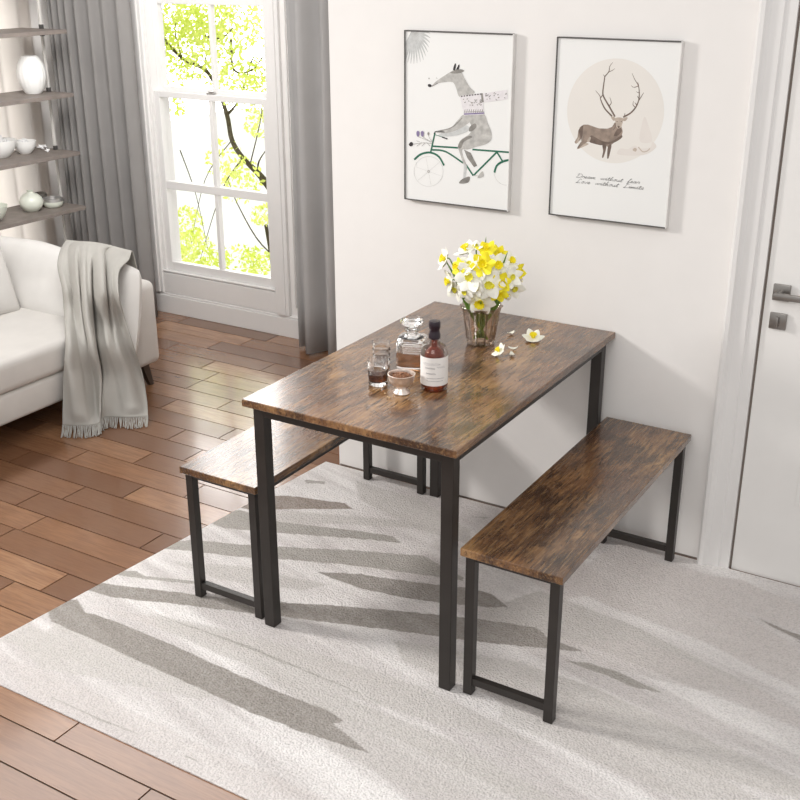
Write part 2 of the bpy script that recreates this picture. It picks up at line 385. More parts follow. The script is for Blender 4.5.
# door and casing
w = MB()
prof = [(.918, 0), (.918, -.030), (.926, -.036), (.938, -.036), (.944, -.028), (.952, -.022), (.985, -.020), (.990, -.014), (1.020, -.014), (1.020, .02)]
def casing(prof, z0, z1):
    lo_ = [w.bm.verts.new((x, y, z0)) for x, y in prof]; hi = [w.bm.verts.new((x, y, z1)) for x, y in prof]
    for i in range(len(prof)-1): w.bm.faces.new((lo_[i], lo_[i+1], hi[i+1], hi[i]))
    w.bm.faces.new(lo_[::-1]); w.bm.faces.new(hi)
casing(prof, 0, DH+.1); casing([(DX0+DX1-x, y) for x, y in prof], 0, DH+.1); w.box(.944, DX0+DX1-.944, -.02, -.001, DH+.012, DH+.1, .004)
struct(w.build('trim_2', 'trim', smooth=False), 'white moulded door casing')
door = struct(empty('door_1', (DX0, 0, 0)), 'flush white door with square nickel lever handle')
w = MB(); w.box(.0, DX1-DX0, -.004, .035, .0005, DH, .0015)
# shallow moulding around a recessed panel
for x0, x1, z0, z1 in ((.17, .182, .28, 1.75), (.66, .672, .28, 1.75), (.182, .66, .28, .292), (.182, .66, 1.738, 1.75)): w.box(x0, x1, -.0065, -.003, z0, z1, .0015)
w.build('door_leaf', 'door', door, smooth=False)
w = MB(); w.box(-.007, -.0005, -.001, .03, 0, DH, 0); w.build('door_gap', 'joint', door, smooth=False)
hx, hz = .047, .962
w = MB(); w.box(hx-.025, hx+.025, -.014, -.003, hz-.025, hz+.025, .002); w.build('handle_plate', 'nickel', door)
w = MB(); w.tube([(hx, -.012, hz), (hx, -.05, hz)], .010, 16); w.box(hx-.012, hx+.125, -.062, -.046, hz-.009, hz+.009, .002)
w.build('door_handle', 'nickel', door)
w = MB(); w.box(hx-.025, hx+.025, -.013, -.003, hz-.114, hz-.064, .002); p = w.build('lock_plate', 'nickel', door)
w = MB(); w.box(hx-.004, hx+.004, -.028, -.011, hz-.105, hz-.073, .002); w.build('thumb_turn', 'nickel', p)

# ------------------------------------------------------------------ rug
RX0, RX1, RY0, RY1 = -.745, 1.75, -1.692, -.012
RZ = .004
def pxr(L): return np.array([tuple(at(a, b, 'z', RZ))[:2] for a, b in L])
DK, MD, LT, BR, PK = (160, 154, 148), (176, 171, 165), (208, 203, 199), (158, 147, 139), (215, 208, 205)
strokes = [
 (LT, .9, [(0, 640), (30, 626), (70, 640), (130, 668), (110, 672), (50, 655)]), (LT, .9, [(170, 562), (240, 566), (330, 585), (300, 590), (220, 580)]),
 (PK, .9, [(90, 606), (160, 618), (300, 650), (380, 676), (400, 690), (300, 668), (170, 632)]), (LT, 1, [(470, 615), (540, 590), (640, 628), (760, 690), (700, 690), (600, 650)]),
 (LT, .9, [(215, 520), (300, 512), (400, 520), (440, 530), (340, 524), (250, 524)]), (PK, .9, [(500, 560), (560, 545), (620, 590), (560, 600)]),
 (PK, 1, [(690, 590), (740, 590), (800, 616), (800, 606), (742, 580), (700, 575)]), (LT, .9, [(240, 660), (330, 690), (450, 740), (560, 800), (520, 800), (400, 740), (300, 700)]),
 (LT, .8, [(20, 648), (60, 622), (150, 655), (230, 690), (200, 700), (110, 680), (40, 668)]),
 (PK, .7, [(0, 655), (90, 690), (190, 740), (330, 800), (250, 800), (120, 740), (30, 695)]),
 (LT, .8, [(150, 614), (240, 632), (340, 660), (430, 690), (540, 745), (440, 725), (330, 690), (220, 655), (160, 628)]),
 (LT, .9, [(395, 640), (450, 650), (520, 662), (600, 690), (720, 745), (800, 780), (800, 800), (690, 770), (560, 715), (450, 680), (400, 660)]),
 (PK, .9, [(560, 585), (620, 540), (690, 580), (800, 650), (800, 690), (700, 640), (620, 610)]),
 (PK, .8, [(640, 560), (700, 572), (800, 612), (800, 632), (720, 602)]),
 (LT, .7, [(500, 690), (600, 720), (700, 765), (760, 800), (680, 800), (580, 755), (500, 720)]),
 (LT, .8, [(355, 480), (420, 500), (470, 530), (470, 545), (420, 530), (360, 500)]),
 (LT, .6, [(300, 700), (420, 740), (560, 800), (430, 800), (330, 750)]),
 (PK, .7, [(560, 640), (640, 640), (760, 690), (800, 715), (800, 728), (700, 690), (600, 665)]),
 (MD, 1, [(400, 554), (425, 556), (441, 566), (463, 577), (462, 581), (440, 577), (400, 572), (350, 565), (280, 559), (240, 557), (190, 551), (160, 548), (150, 543), (190, 540), (250, 545), (300, 548), (350, 550)]),
 (DK, 1, [(318, 572), (360, 574), (400, 580), (440, 585), (470, 588), (492, 594), (507, 607), (485, 607), (440, 603), (400, 597), (360, 588), (330, 578)]),
 (MD, 1, [(200, 516), (240, 510), (280, 522), (350, 530), (392, 536), (401, 543), (350, 538), (280, 533), (225, 528), (203, 521)]),
 (BR, 1, [(218, 503), (235, 495), (290, 496), (320, 500), (345, 503), (353, 509), (300, 509), (250, 510)]),
 (DK, 1, [(80, 588), (100, 583), (175, 592), (250, 601), (330, 605), (400, 611), (440, 615), (485, 620), (535, 627), (550, 639), (585, 652), (550, 649), (500, 644), (450, 638), (400, 631), (300, 619), (250, 613), (175, 604), (110, 597)]),
 (DK, 1, [(48, 612), (60, 601), (78, 599), (84, 612), (110, 619), (160, 640), (215, 664), (270, 689), (330, 711), (345, 721), (333, 724), (372, 754), (310, 735), (250, 712), (190, 684), (130, 657), (80, 634), (52, 622)]),
 (MD, 1, [(112, 572), (135, 570), (146, 576), (200, 582), (220, 586), (180, 583), (115, 575)]),
 (DK, .8, [(225, 472), (258, 478), (262, 481), (230, 479)]), (DK, .8, [(305, 480), (325, 481), (324, 484), (306, 483)]),
 (MD, 1, [(563, 660), (590, 663), (620, 672), (664, 694), (630, 686), (600, 673)]),
 (DK, 1, [(758, 618), (785, 630), (800, 635), (812, 642), (800, 640), (772, 627)]), (DK, 1, [(792, 638), (815, 650), (812, 650)]),
 (MD, .9, [(150, 612), (260, 650), (385, 704), (260, 653)]), (MD, .8, [(38, 692), (100, 718), (160, 744), (100, 720)]),
 (MD, .8, [(185, 755), (205, 764), (186, 757)]), (MD, .7, [(470, 517), (490, 517), (488, 519)]),
]
nx, ny = 660, 450
gx, gy = np.meshgrid(np.linspace(0, 1, nx), np.linspace(0, 1, ny))
YY = RY0+(RY1-RY0)*gy; LX = RX0+(-.605-RX0)*gy; XX = LX+(RX1-LX)*gx
rs = np.random.RandomState(3)
def vnoise(x, y, seed):
    r = np.random.RandomState(seed); T = r.rand(64, 64); xi = np.floor(x).astype(int); yi = np.floor(y).astype(int); fx = x-xi; fy = y-yi; fx = fx*fx*(3-2*fx); fy = fy*fy*(3-2*fy)
    g = lambda a, b: T[a % 64, b % 64]
    return (g(xi, yi)*(1-fx)+g(xi+1, yi)*fx)*(1-fy)+(g(xi, yi+1)*(1-fx)+g(xi+1, yi+1)*fx)*fy
def lin(c): return np.array(srgb(*c)[:3])
# ground colour: soft streaks running with the strokes
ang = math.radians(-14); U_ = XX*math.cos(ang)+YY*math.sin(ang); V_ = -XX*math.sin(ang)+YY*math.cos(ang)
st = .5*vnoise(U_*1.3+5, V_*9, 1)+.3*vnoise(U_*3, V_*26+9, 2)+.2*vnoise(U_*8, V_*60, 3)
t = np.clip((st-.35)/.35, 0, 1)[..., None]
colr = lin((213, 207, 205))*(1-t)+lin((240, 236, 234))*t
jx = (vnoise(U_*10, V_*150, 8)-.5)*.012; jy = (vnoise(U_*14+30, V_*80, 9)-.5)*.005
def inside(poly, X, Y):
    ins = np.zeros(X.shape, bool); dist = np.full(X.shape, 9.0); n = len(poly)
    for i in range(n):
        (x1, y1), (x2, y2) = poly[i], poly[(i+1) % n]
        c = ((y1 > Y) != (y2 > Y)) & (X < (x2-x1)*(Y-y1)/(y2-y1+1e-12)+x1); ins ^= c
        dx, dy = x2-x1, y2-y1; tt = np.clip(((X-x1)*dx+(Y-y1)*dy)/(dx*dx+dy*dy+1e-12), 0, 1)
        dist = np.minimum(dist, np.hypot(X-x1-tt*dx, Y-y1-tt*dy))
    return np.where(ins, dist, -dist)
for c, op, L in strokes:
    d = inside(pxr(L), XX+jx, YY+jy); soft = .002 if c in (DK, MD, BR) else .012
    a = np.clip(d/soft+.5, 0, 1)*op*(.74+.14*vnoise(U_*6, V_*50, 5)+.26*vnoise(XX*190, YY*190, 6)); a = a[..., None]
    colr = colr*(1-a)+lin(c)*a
verts = np.stack([XX, YY, np.full(XX.shape, RZ)], -1).reshape(-1, 3)
idx = np.arange(nx*ny).reshape(ny, nx)
faces = np.stack([idx[:-1, :-1], idx[:-1, 1:], idx[1:, 1:], idx[1:, :-1]], -1).reshape(-1, 4)
border = np.concatenate([idx[0, :], idx[1:, -1], idx[-1, -2::-1], idx[-2:0:-1, 0]])
skirt = verts[border].copy(); skirt[:, 2] = .0002; nb = len(border); base = nx*ny
sf = [(int(border[(i+1) % nb]), int(border[i]), base+i, base+(i+1) % nb) for i in range(nb)]
me = bpy.data.meshes.new('rug'); me.from_pydata(np.concatenate([verts, skirt]).tolist(), [], faces.tolist()+sf)
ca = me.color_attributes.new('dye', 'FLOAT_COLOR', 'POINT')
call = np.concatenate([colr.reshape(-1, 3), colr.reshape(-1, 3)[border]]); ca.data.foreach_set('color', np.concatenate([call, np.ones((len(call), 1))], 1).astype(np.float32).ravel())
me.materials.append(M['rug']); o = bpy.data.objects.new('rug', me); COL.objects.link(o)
tag(o, 'pale beige area rug with grey brush strokes under the dining set', 'rug')
FZ = RZ+.0005

# ------------------------------------------------------------------ dining table and benches
tx0, tx1, ty0, ty1, TH = -.1154, .5661, -1.0962, -.002, .75
tcx, tcy = (tx0+tx1)/2, (ty0+ty1)/2
tb = empty('dining_table', (tcx, tcy, FZ), 'rustic brown dining table with black square steel legs', 'table')
W2, L2 = (tx1-tx0)/2, (ty1-ty0)/2
w = MB(); w.box(-W2, W2, -L2, L2, TH-.022-FZ, TH-FZ, .0025); w.build('table_top', 'wood', tb, smooth=False)
ls, ix, iy = .036, .020, .024
zt = TH-.0225-FZ
for sx in (-1, 1):
    for sy in (-1, 1):
        x = sx*(W2-ix-ls/2); y = sy*(L2-iy-ls/2)
        w = MB(); w.box(x-ls/2, x+ls/2, y-ls/2, y+ls/2, 0, zt, .002); w.build('leg', 'metal', tb, smooth=False)
for sx in (-1, 1):
    x = sx*(W2-ix-.011); w = MB(); w.box(x-.011, x+.011, -L2+iy+ls, L2-iy-ls, zt-.030, zt-.0005, .001); w.build('frame_rail', 'metal', tb, smooth=False)
for sy in (-1, 1):
    y = sy*(L2-iy-.011); w = MB(); w.box(-W2+ix+ls, W2-ix-ls, y-.011, y+.011, zt-.030, zt-.0005, .001); w.build('frame_rail', 'metal', tb, smooth=False)
bw, bl, bh, bt, bs, bi = .29, 1.0347, .4619, .0225, .0265, .0114
bn = empty('bench', (.568+bw/2, -.034-bl/2, FZ), 'rustic brown bench on black legs standing right of the table near the door', 'bench', 'matching benches beside the table')
w = MB(); w.box(-bw/2, bw/2, -bl/2, bl/2, bh-bt-FZ, bh-FZ, .002); w.build('seat', 'wood', bn, smooth=False)
zt = bh-bt-.0005-FZ
for sx in (-1, 1):
    for sy in (-1, 1):
        x = sx*(bw/2-bi-bs/2); y = sy*(bl/2-bi-bs/2)
        w = MB(); w.box(x-bs/2, x+bs/2, y-bs/2, y+bs/2, 0, zt, .0015); w.build('leg', 'metal', bn, smooth=False)
for sy in (-1, 1):
    y = sy*(bl/2-bi-bs/2)
    w = MB(); w.box(-bw/2+bi+bs, bw/2-bi-bs, y-.010, y+.010, .032, .054, .001); w.build('stretcher', 'metal', bn, smooth=False)
    w = MB(); w.box(-bw/2+bi+bs, bw/2-bi-bs, y-.010, y+.010, zt-.014, zt, .001); w.build('frame_rail', 'metal', bn, smooth=False)
for sx in (-1, 1):
    x = sx*(bw/2-bi-.010); w = MB(); w.box(x-.010, x+.010, -bl/2+bi+bs, bl/2-bi-bs, zt-.018, zt, .001); w.build('frame_rail', 'metal', bn, smooth=False)
b2 = copy_tree(bn); b2.location = (-.3987+bw/2, -.0324-bl/2, FZ); b2['label'] = 'rustic brown bench on black legs standing left of the table, sofa side'

# ------------------------------------------------------------------ drinks on the table
def P3(px, py, z=TH): v = at(px, py, 'z', z); return (v.x, v.y, z+.0004)
c = P3(434, 388.5)
bt_ = empty('liquor_bottle', c, 'round amber liquor bottle with white paper label and dark cap', 'bottle')
w = MB(); w.lathe([(0, .002), (.034, 0), (.038, .003), (.039, .012), (.039, .104), (.037, .117), (.030, .130), (.018, .138), (.0125, .143), (.0115, .148), (.0115, .168), (0, .168)], n=48)
w.build('bottle_glass', 'thinclear', bt_)
w = MB(); w.lathe([(0, .0075), (.0335, .0085), (.0372, .0125), (.0372, .030), (.0335, .036), (.0270, .085), (.0262, .104), (.0235, .113), (.0170, .121), (.0085, .127), (.0075, .150), (.0075, .160), (0, .160)], n=48)
w.build('liquor', 'liquor', bt_)
def arc_strip(r, a0, a1, z0, z1, n=30):
    g = MB(); g.grid(lambda u, v: (r*math.cos(a0+(a1-a0)*u), r*math.sin(a0+(a1-a0)*u), z0+(z1-z0)*v), n, 2); return g
va = math.atan2(CAM.y-c[1], CAM.x-c[0])
w = arc_strip(.0394, va-1.45, va+1.45, .021, .1045); lab = w.build('paper_label', 'label', bt_, norm=False)
w = MB()
def squig(a0, a1, z, amp, cyc, wd, r=.0397, seed=0):
    n = cyc*8; q = random.Random(seed); ph = [q.uniform(.4, 1) for _ in range(cyc+2)]
    prev = None
    for k in range(n+1):
        t_ = k/n; a = a0+(a1-a0)*t_; zz = z+amp*ph[int(t_*cyc)]*math.sin(2*PI*cyc*t_)
        pr = [w.bm.verts.new((r*math.cos(a), r*math.sin(a), zz+s*wd)) for s in (-1, 1)]
        if prev: w.bm.faces.new((prev[0], pr[0], pr[1], prev[1]))
        prev = pr
squig(va-.85, va+.45, .086, .0045, 9, .0006, seed=1); squig(va-.7, va+.05, .074, .0024, 9, .0008, seed=2); squig(va+.2, va+.85, .077, .003, 4, .0005, seed=3); squig(va-.6, va+.1, .058, .0022, 8, .0008, seed=4); squig(va-.6, va+.75, .044, .0006, 12, .0005, seed=5); squig(va-.6, va+.7, .036, .0005, 12, .0004, seed=6)
w.build('lettering', 'ink', lab, norm=False)
w = MB(); w.lathe([(.0118, .150), (.0135, .150), (.0168, .152), (.0168, .164), (.0145, .169), (.0140, .178), (.0168, .184), (.0168, .197), (.0148, .202), (0, .203)], n=32); w.build('bottle_cap', 'cap', bt_)
c = P3(412, 366)
dc = empty('decanter', c, 'square cut glass decanter with stopper and pale whiskey', 'decanter', rot=(0, 0, .35))
sq = 6
w = MB(); w.lathe([(.038, 0), (.042, .002), (.043, .008), (.043, .050), (.0415, .053), (.043, .056), (.0415, .060), (.043, .063), (.0415, .067), (.043, .070), (.0415, .074), (.043, .077), (.043, .082), (.042, .089), (.036, .094)], n=64, square=sq)
V = w.bm; w.lathe([(.036, .0941), (.022, .097), (.017, .101), (.016, .112), (.022, .115), (.022, .118), (.012, .118), (.012, .102), (.018, .096), (.030, .091)], n=64, square=2.4)
w.lathe([(.030, .0909), (.038, .085), (.039, .078), (.039, .012), (.036, .009)], n=64, square=sq)
w.build('decanter_glass', 'glass', dc, norm=False)
w = MB(); w.lathe([(.0365, .0085), (.0395, .012), (.0395, .052)], n=64, square=sq); w.build('whiskey', 'whiskey', dc)
w = MB(); w.lathe([(0, .104), (.0105, .104), (.0115, .119), (.009, .124), (.012, .128), (.030, .132), (.036, .140), (.033, .148), (.020, .153), (0, .153)], n=12); w.build('stopper', 'glass', dc, smooth=False)
def tumbler(c, label, fill, r=.030, h=.078, rings=0):
    t_ = empty('tumbler', c, label, 'glass', 'whiskey tumblers on the dining table')
    g = MB(); pr = [(0, .001), (r*.86, 0), (r*.93, .004), (r*.93, .010)]
    z = .012
    pr += [(r*.93, .016), (r*.97, h*.55), (r*.94, h*.60), (r*.94, h*.66), (r, h*.70), (r, h), (r-.0022, h), (r-.0025, h*.7), (r-.004, h*.55), (r*.84, .014), (r*.7, .011), (0, .011)]
    if rings: pr = [(0, .001), (r*.8, 0), (r*.9, .004)]+[(r*(.93+.035*math.sin(k*1.6)), .008+k*(h-.012)/14) for k in range(14)]+[(r*.98, h), (r*.98-.0022, h), (r*.86, h*.5), (r*.82, .014), (0, .012)]
    g.lathe(pr, n=40); g.build('glass_wall', 'glass', t_)
    if fill:
        g = MB(); g.lathe([(0, .0118), (r*.72, .0105), (r*.87, .0135), (r*.90, h*.46), (0, h*.46)], n=40); g.build('whiskey', 'dark_liquor', t_)
    return t_
tumbler(P3(378, 384), 'clear tumbler half full of brown liquor beside the nut bowl', True, h=.074)
tumbler(P3(381.5, 364), 'empty ringed glass tumbler behind the filled one', False, r=.0285, h=.072, rings=1)
c = P3(401.5, 393)
bo = empty('footed_bowl', c, 'small footed silver bowl holding chopped nuts', 'bowl')
w = MB(); w.lathe([(0, .003), (.022, .0), (.0245, .002), (.023, .007), (.016, .012), (.0145, .017), (.022, .022), (.031, .031), (.0365, .044), (.038, .056), (.0395, .058), (.037, .0585), (.0355, .054), (.034, .045), (.028, .033), (.018, .025), (0, .023)], n=48)
w.build('bowl_cup', 'silver', bo)
w = MB(); q = random.Random(4)
def blob(mb, c, r, q, n=6, flatten=.7):
    bm = bmesh.new(); bmesh.ops.create_icosphere(bm, subdivisions=1, radius=1)
    rot = Matrix.Rotation(q.uniform(0, 6), 4, 'Z') @ Matrix.Rotation(q.uniform(-.5, .5), 4, 'X')
    for v in bm.verts: v.co = Vector((v.co.x*r*q.uniform(1.1, 1.5), v.co.y*r*q.uniform(.7, 1), v.co.z*r*flatten)) * q.uniform(.85, 1.1)
    mb.merge(bm, Matrix.Translation(c) @ rot)
w.lathe([(0, .036), (.0285, .036), (.0338, .048), (.02, .052), (0, .054)], n=30)
for k in range(90):
    a, r = q.uniform(0, 2*PI), .030*math.sqrt(q.random()); blob(w, (r*math.cos(a), r*math.sin(a), .051+.006*(1-r/.03)), q.uniform(.002, .004), q)
o = w.build('chopped_nuts', 'nuts', None, smooth=False, loc=c); tag(o, 'brown chopped nuts heaped in the silver bowl', 'nuts', kind='stuff')
for k, (px, py, lb) in enumerate([(385, 394.5, 'nut piece on the table, leftmost below the tumbler'), (390, 399, 'largest nut piece on the table in front of the silver bowl'), (394, 396.5, 'pale nut piece on the table touching the bowl shadow'), (387.5, 398, 'nut piece on the table left of the largest one')]):
    w = MB(); blob(w, (0, 0, .0035), .0045 if k == 1 else .0034, random.Random(k+20)); p = P3(px, py)
    tag(w.build('nut', 'nutpale', None, loc=(p[0], p[1], TH+.0002)), lb, 'nut', 'loose nut pieces on the table')

# ------------------------------------------------------------------ vase of daffodils
VC = P3(480.5, 343)
va_ = empty('flower_vase', VC, 'tapered ribbed glass vase holding daffodils', 'vase')
wob = lambda a, z: 1+.045*math.cos(14*a)*min(1, z/.02)
w = MB(); w.lathe([(0, .002), (.040, 0), (.043, .003), (.045, .02), (.050, .06), (.057, .105), (.060, .116), (.066, .124), (.0645, .1265), (.0575, .117), (.0545, .105), (.0475, .06), (.0425, .02), (.040, .010), (0, .009)], n=96, wob=wob)
w.build('vase_glass', 'vaseglass', va_)

EC = at(484, 271, 'y', VC[1]); ER = Vector((.118, .118, .098))
def hit(px, py):
    d = ray(px, py); o_ = CAM-EC
    D = Vector((d.x/ER.x, d.y/ER.y, d.z/ER.z)); O = Vector((o_.x/ER.x, o_.y/ER.y, o_.z/ER.z))
    a, b, c_ = D.dot(D), 2*O.dot(D), O.dot(O)-1; disc = b*b-4*a*c_
    t_ = (-b-math.sqrt(max(disc, 0)))/(2*a)
    p = CAM+d*t_; q_ = p-EC
    n = Vector((q_.x/ER.x**2, q_.y/ER.y**2, q_.z/ER.z**2)).normalized()
    return p, n
def petal_mesh(seed, L=.034, W=.0145, cup=.25):
    q = random.Random(seed); g = MB()
    for k in range(6):
        a0 = k*PI/3+q.uniform(-.08, .08); z0 = .002 if k % 2 else 0; cu = cup+q.uniform(-.15, .15); Lk = L*q.uniform(.92, 1.06)
        def fn(u, v):
            r = .003+Lk*v; wd = W*math.sin(PI*min(1, (v*.93+.07))**.8)**.7 if v < .999 else 0
            s = (u-.5)*2*wd; z = z0+cu*Lk*(v**1.5)-.25*s*s/W+.001*math.sin(7*v+k)
            return (r*math.cos(a0)-s*math.sin(a0), r*math.sin(a0)+s*math.cos(a0), z)
        g.grid(fn, 5, 8)
    return g
def cup_mesh(seed, r0=.006, r1=.0115, h=.014):
    q = random.Random(seed); g = MB(); ph = q.uniform(0, 6)
    g.lathe([(r0*.4, .001), (r0, .002), (r0*1.15, h*.5), (r1*.9, h*.85), (r1, h), (r1*.86, h*.97), (r0*.95, h*.5), (r0*.5, .0035)], n=36, wob=lambda a, z: 1+(.1*math.cos(9*a+ph)*(z/h)**2))
    return g
protos = {}
def proto(kind):
    if kind not in protos:
        L = []
        for s in range(3):
            pm = petal_mesh(s+10*ord(kind), cup=(.18, .32, .05)[s]); pm.bm.normal_update()
            po = pm.build('petals', {'w': 'petalw', 'g': 'petalw', 'y': 'petaly'}[kind], None, norm=False, angle=None)
            co = cup_mesh(s, *{'w': (.006, .012, .015), 'g': (.006, .0095, .008), 'y': (.0065, .013, .018)}[kind]).build('trumpet', {'w': 'cupy', 'g': 'cupg', 'y': 'cupy'}[kind], None, norm=False)
            L.append((po.data, co.data)); bpy.data.objects.remove(po); bpy.data.objects.remove(co)
        protos[kind] = L
    return protos[kind]
def daffodil(loc, nrm, kind, sc, label, var, group, stem_to=None, leafd=None, spin=0):
    qd = Vector(nrm).normalized().to_track_quat('Z', 'Y')
    e = empty('daffodil', loc, label, 'flower', group); e.rotation_mode = 'QUATERNION'; e.rotation_quaternion = qd; e.rotation_mode = 'XYZ'
    e.rotation_euler = (qd @ Matrix.Rotation(spin, 3, 'Z').to_quaternion()).to_euler()
    pm, cm = proto(kind)[var % 3]
    for nm, d in (('petals', pm), ('trumpet', cm)):
        o = bpy.data.objects.new(nm, d); COL.objects.link(o); o.parent = e; o.scale = (sc,)*3
    inv = (Matrix.Translation(Vector(loc)) @ e.rotation_euler.to_matrix().to_4x4()).inverted()
    n = Vector(nrm).normalized(); lv = Vector(loc)
    if stem_to is not None:
        mid, bot = stem_to
        pts = smooth_pts([lv+n*.001, lv-n*.018, lv*.45+mid*.55-n*.008, mid, bot], 5)
        g = MB(); g.tube([inv @ p for p in pts], .0022, 6); g.build('stem', 'stem', e)
    if leafd is not None:
        mid, bot, tip = leafd
        pts = smooth_pts([bot, mid, mid*.5+tip*.5+Vector((0, 0, .012)), tip], 6); g = MB()
        side = (tip-bot).cross(Vector((.5, -.8, .2))).normalized()
        g.grid(lambda u, v: inv @ (catmull(pts, v)+side*(u-.5)*.009*math.sin(PI*(.25+.75*v))**.6), 3, 20); g.build('leaf', 'stem', e, norm=False)
    return e
FL = [
 (465, 247.5, 'w', 1.0, (-.3, -.3, .9), 'white daffodil with yellow trumpet at the upper left of the bouquet'),
 (445, 259, 'w', .95, (-.8, -.9, .3), 'leftmost daffodil in the bouquet, its yellow trumpet turned sideways'),
 (457, 267, 'y', .75, (-.4, -.9, .3), 'small yellow daffodil at the left between white ones'),
 (469, 277.5, 'g', 1.25, (.1, -1, .3), 'large open white daffodil with greenish cup, left of the bouquet centre'),
 (483, 264.5, 'y', 1.0, (.25, -.9, .4), 'large all yellow daffodil at the centre of the bouquet'),
 (499, 265, 'w', 1.0, (.5, -.8, .4), 'white daffodil with yellow cup right of the large yellow one'),
 (487, 247.5, 'y', .82, (.1, -.4, .9), 'yellow daffodil at the top of the bouquet'),
 (501, 250, 'y', .7, (.5, -.3, .8), 'yellow daffodil at the upper right of the bouquet'),
 (456, 280, 'g', .75, (-.5, -.8, .1), 'small white daffodil with greenish cup under the small yellow one'),
 (446, 283, 'w', .95, (-.7, -.8, .1), 'white daffodil low at the left edge of the bouquet'),
 (454, 291, 'g', .95, (-.3, -1, -.1), 'white daffodil with round greenish cup at the lower left'),
 (489, 285, 'g', 1.2, (.3, -1, .1), 'open white daffodil just below the centre of the bouquet'),
 (501, 283, 'y', .85, (.6, -.8, .1), 'yellow daffodil right of the open white one below the centre'),
 (499, 293, 'y', .8, (.5, -.9, -.2), 'yellow daffodil low at the right above the vase rim'),
 (480.5, 302, 'w', 1.2, (.25, -1, -.1), 'white daffodil with big yellow trumpet hanging over the vase rim'),
 (515, 289, 'g', .95, (.7, -.7, -.2), 'white daffodil with pale cup at the lower right edge'),
 (520.5, 273, 'y', .8, (1, -.2, .2), 'rightmost yellow daffodil turned away to the side'),
 (511, 261, 'w', .85, (.8, -.3, .6), 'white daffodil at the right edge below the upper right yellow one'),
 (475, 245, 'g', .8, (0, -.3, 1), 'white daffodil at the top left of centre facing up'),
 (468, 263, 'g', .9, (-.2, -.7, .6), 'white daffodil left of the large yellow one'),
 (465, 292, 'g', .8, (-.1, -1, -.2), 'white daffodil between the large white one and the vase rim'),
 (508, 296, 'w', .75, (.6, -.8, -.4), 'white daffodil low at the right, drooping beside the vase'),
 (512, 277, 'g', .85, (.9, -.6, .2), 'white daffodil at the right between yellow blooms'),
 (492, 275, 'g', .7, (.4, -.9, .3), 'small white daffodil tucked under the large yellow one'),
 (476, 288, 'w', .7, (0, -1, 0), 'small white daffodil directly above the hanging one'),
]
vb = Vector(VC)
for k, (px, py, kd, sc, n, lb) in enumerate(FL):
    sc *= 1.14; p, nn = hit(px, py); nv = (Vector(n).normalized()*.75+nn*.25).normalized()
    p = p-nn*R.uniform(.0, .015)
    off = Vector((p.x-vb.x, p.y-vb.y, 0)); off = off.normalized()*min(.045, off.length*.5)
    mid = vb+off+Vector((0, 0, .118)); bot = vb-off*.45+Vector((R.uniform(-.008, .008), R.uniform(-.008, .008), .013))
    lf = None
    if k % 3 == 1: lf = (mid*1.0, bot, vb+off*2.4+Vector((R.uniform(-.03, .03), R.uniform(-.02, .02), .20+R.uniform(-.03, .07))))
    if lb.startswith('yellow daffodil at the top'): lf = (mid, bot, Vector(at(486, 236, 'y', vb.y)))
    if lb.startswith('yellow daffodil at the upper right'): lf = (mid, bot, Vector(at(508, 251, 'y', vb.y-.06)))
    daffodil(p, nv, kd, sc, lb, k, 'daffodils in the vase', (mid, bot), lf, spin=R.uniform(0, 1))
# fallen flowers and petals on the table top
p = P3(533, 340); daffodil((p[0], p[1], TH+.008), (.15, -.35, .9), 'w', 1.0, 'fallen daffodil lying open on the table, right of the vase', 1, 'fallen blooms on the table')
p = P3(499, 355); daffodil((p[0], p[1], TH+.013), (-.4, -.5, .75), 'w', .75, 'fallen daffodil at the foot of the vase', 0, 'fallen blooms on the table')
for k, (px, py, rz, lb) in enumerate([(513, 350, .4, 'curled white petal on the table between the two fallen daffodils'), (511, 334.5, 1.2, 'white petal on the table behind the vase, farthest back'), (512, 356, 2.2, 'white petal on the table nearest the camera')]):
    g = MB(); g.grid(lambda u, v: ((v-.5)*.030, (u-.5)*.016*math.sin(PI*(.1+.85*v)), .002+.006*(2*v-1)**2+.004*(2*u-1)**2), 6, 8)
    p = P3(px, py); tag(g.build('petal', 'petalw', None, loc=(p[0], p[1], TH), rot=(0, 0, rz), norm=False), lb, 'petal', 'loose petals on the table')

# ------------------------------------------------------------------ pictures
FD = .022
def picture(corners, label):
    (ax, ay), (bx, by), (cx, cy), (dx, dy) = corners
    a, b, c_, d = [at(x, y, 'y', -FD) for x, y in corners]
    x0, x1 = (a.x+d.x)/2, (b.x+c_.x)/2; z1, z0 = (a.z+b.z)/2, (c_.z+d.z)/2
    cx_, cz_ = (x0+x1)/2, (z0+z1)/2
    e = empty('picture_frame', (cx_, 0, cz_), label, 'picture')
    hw, hh = (x1-x0)/2, (z1-z0)/2; t_ = .0034
    g = MB(); g.mi = 0
    for q in ((-hw, -hw+t_, -hh, hh), (hw-t_, hw, -hh, hh), (-hw+t_, hw-t_, hh-t_, hh), (-hw+t_, hw-t_, -hh, -hh+t_)):
        g.box(q[0], q[1], -FD, -.0006, q[2], q[3], .0008)
    for f in g.bm.faces:
        f.normal_update()
        if f.calc_center_median().x > hw-.0015 and f.normal.x > .5: f.material_index = 1
    for f in g.bm.faces:
        c0 = f.calc_center_median()
        if c0.x > hw-t_-.0005: f.material_index = 1
    g.build('frame', ['frame', 'frameside'], e, smooth=False, norm=False)
    return e, cx_, cz_, hw-t_, hh-t_
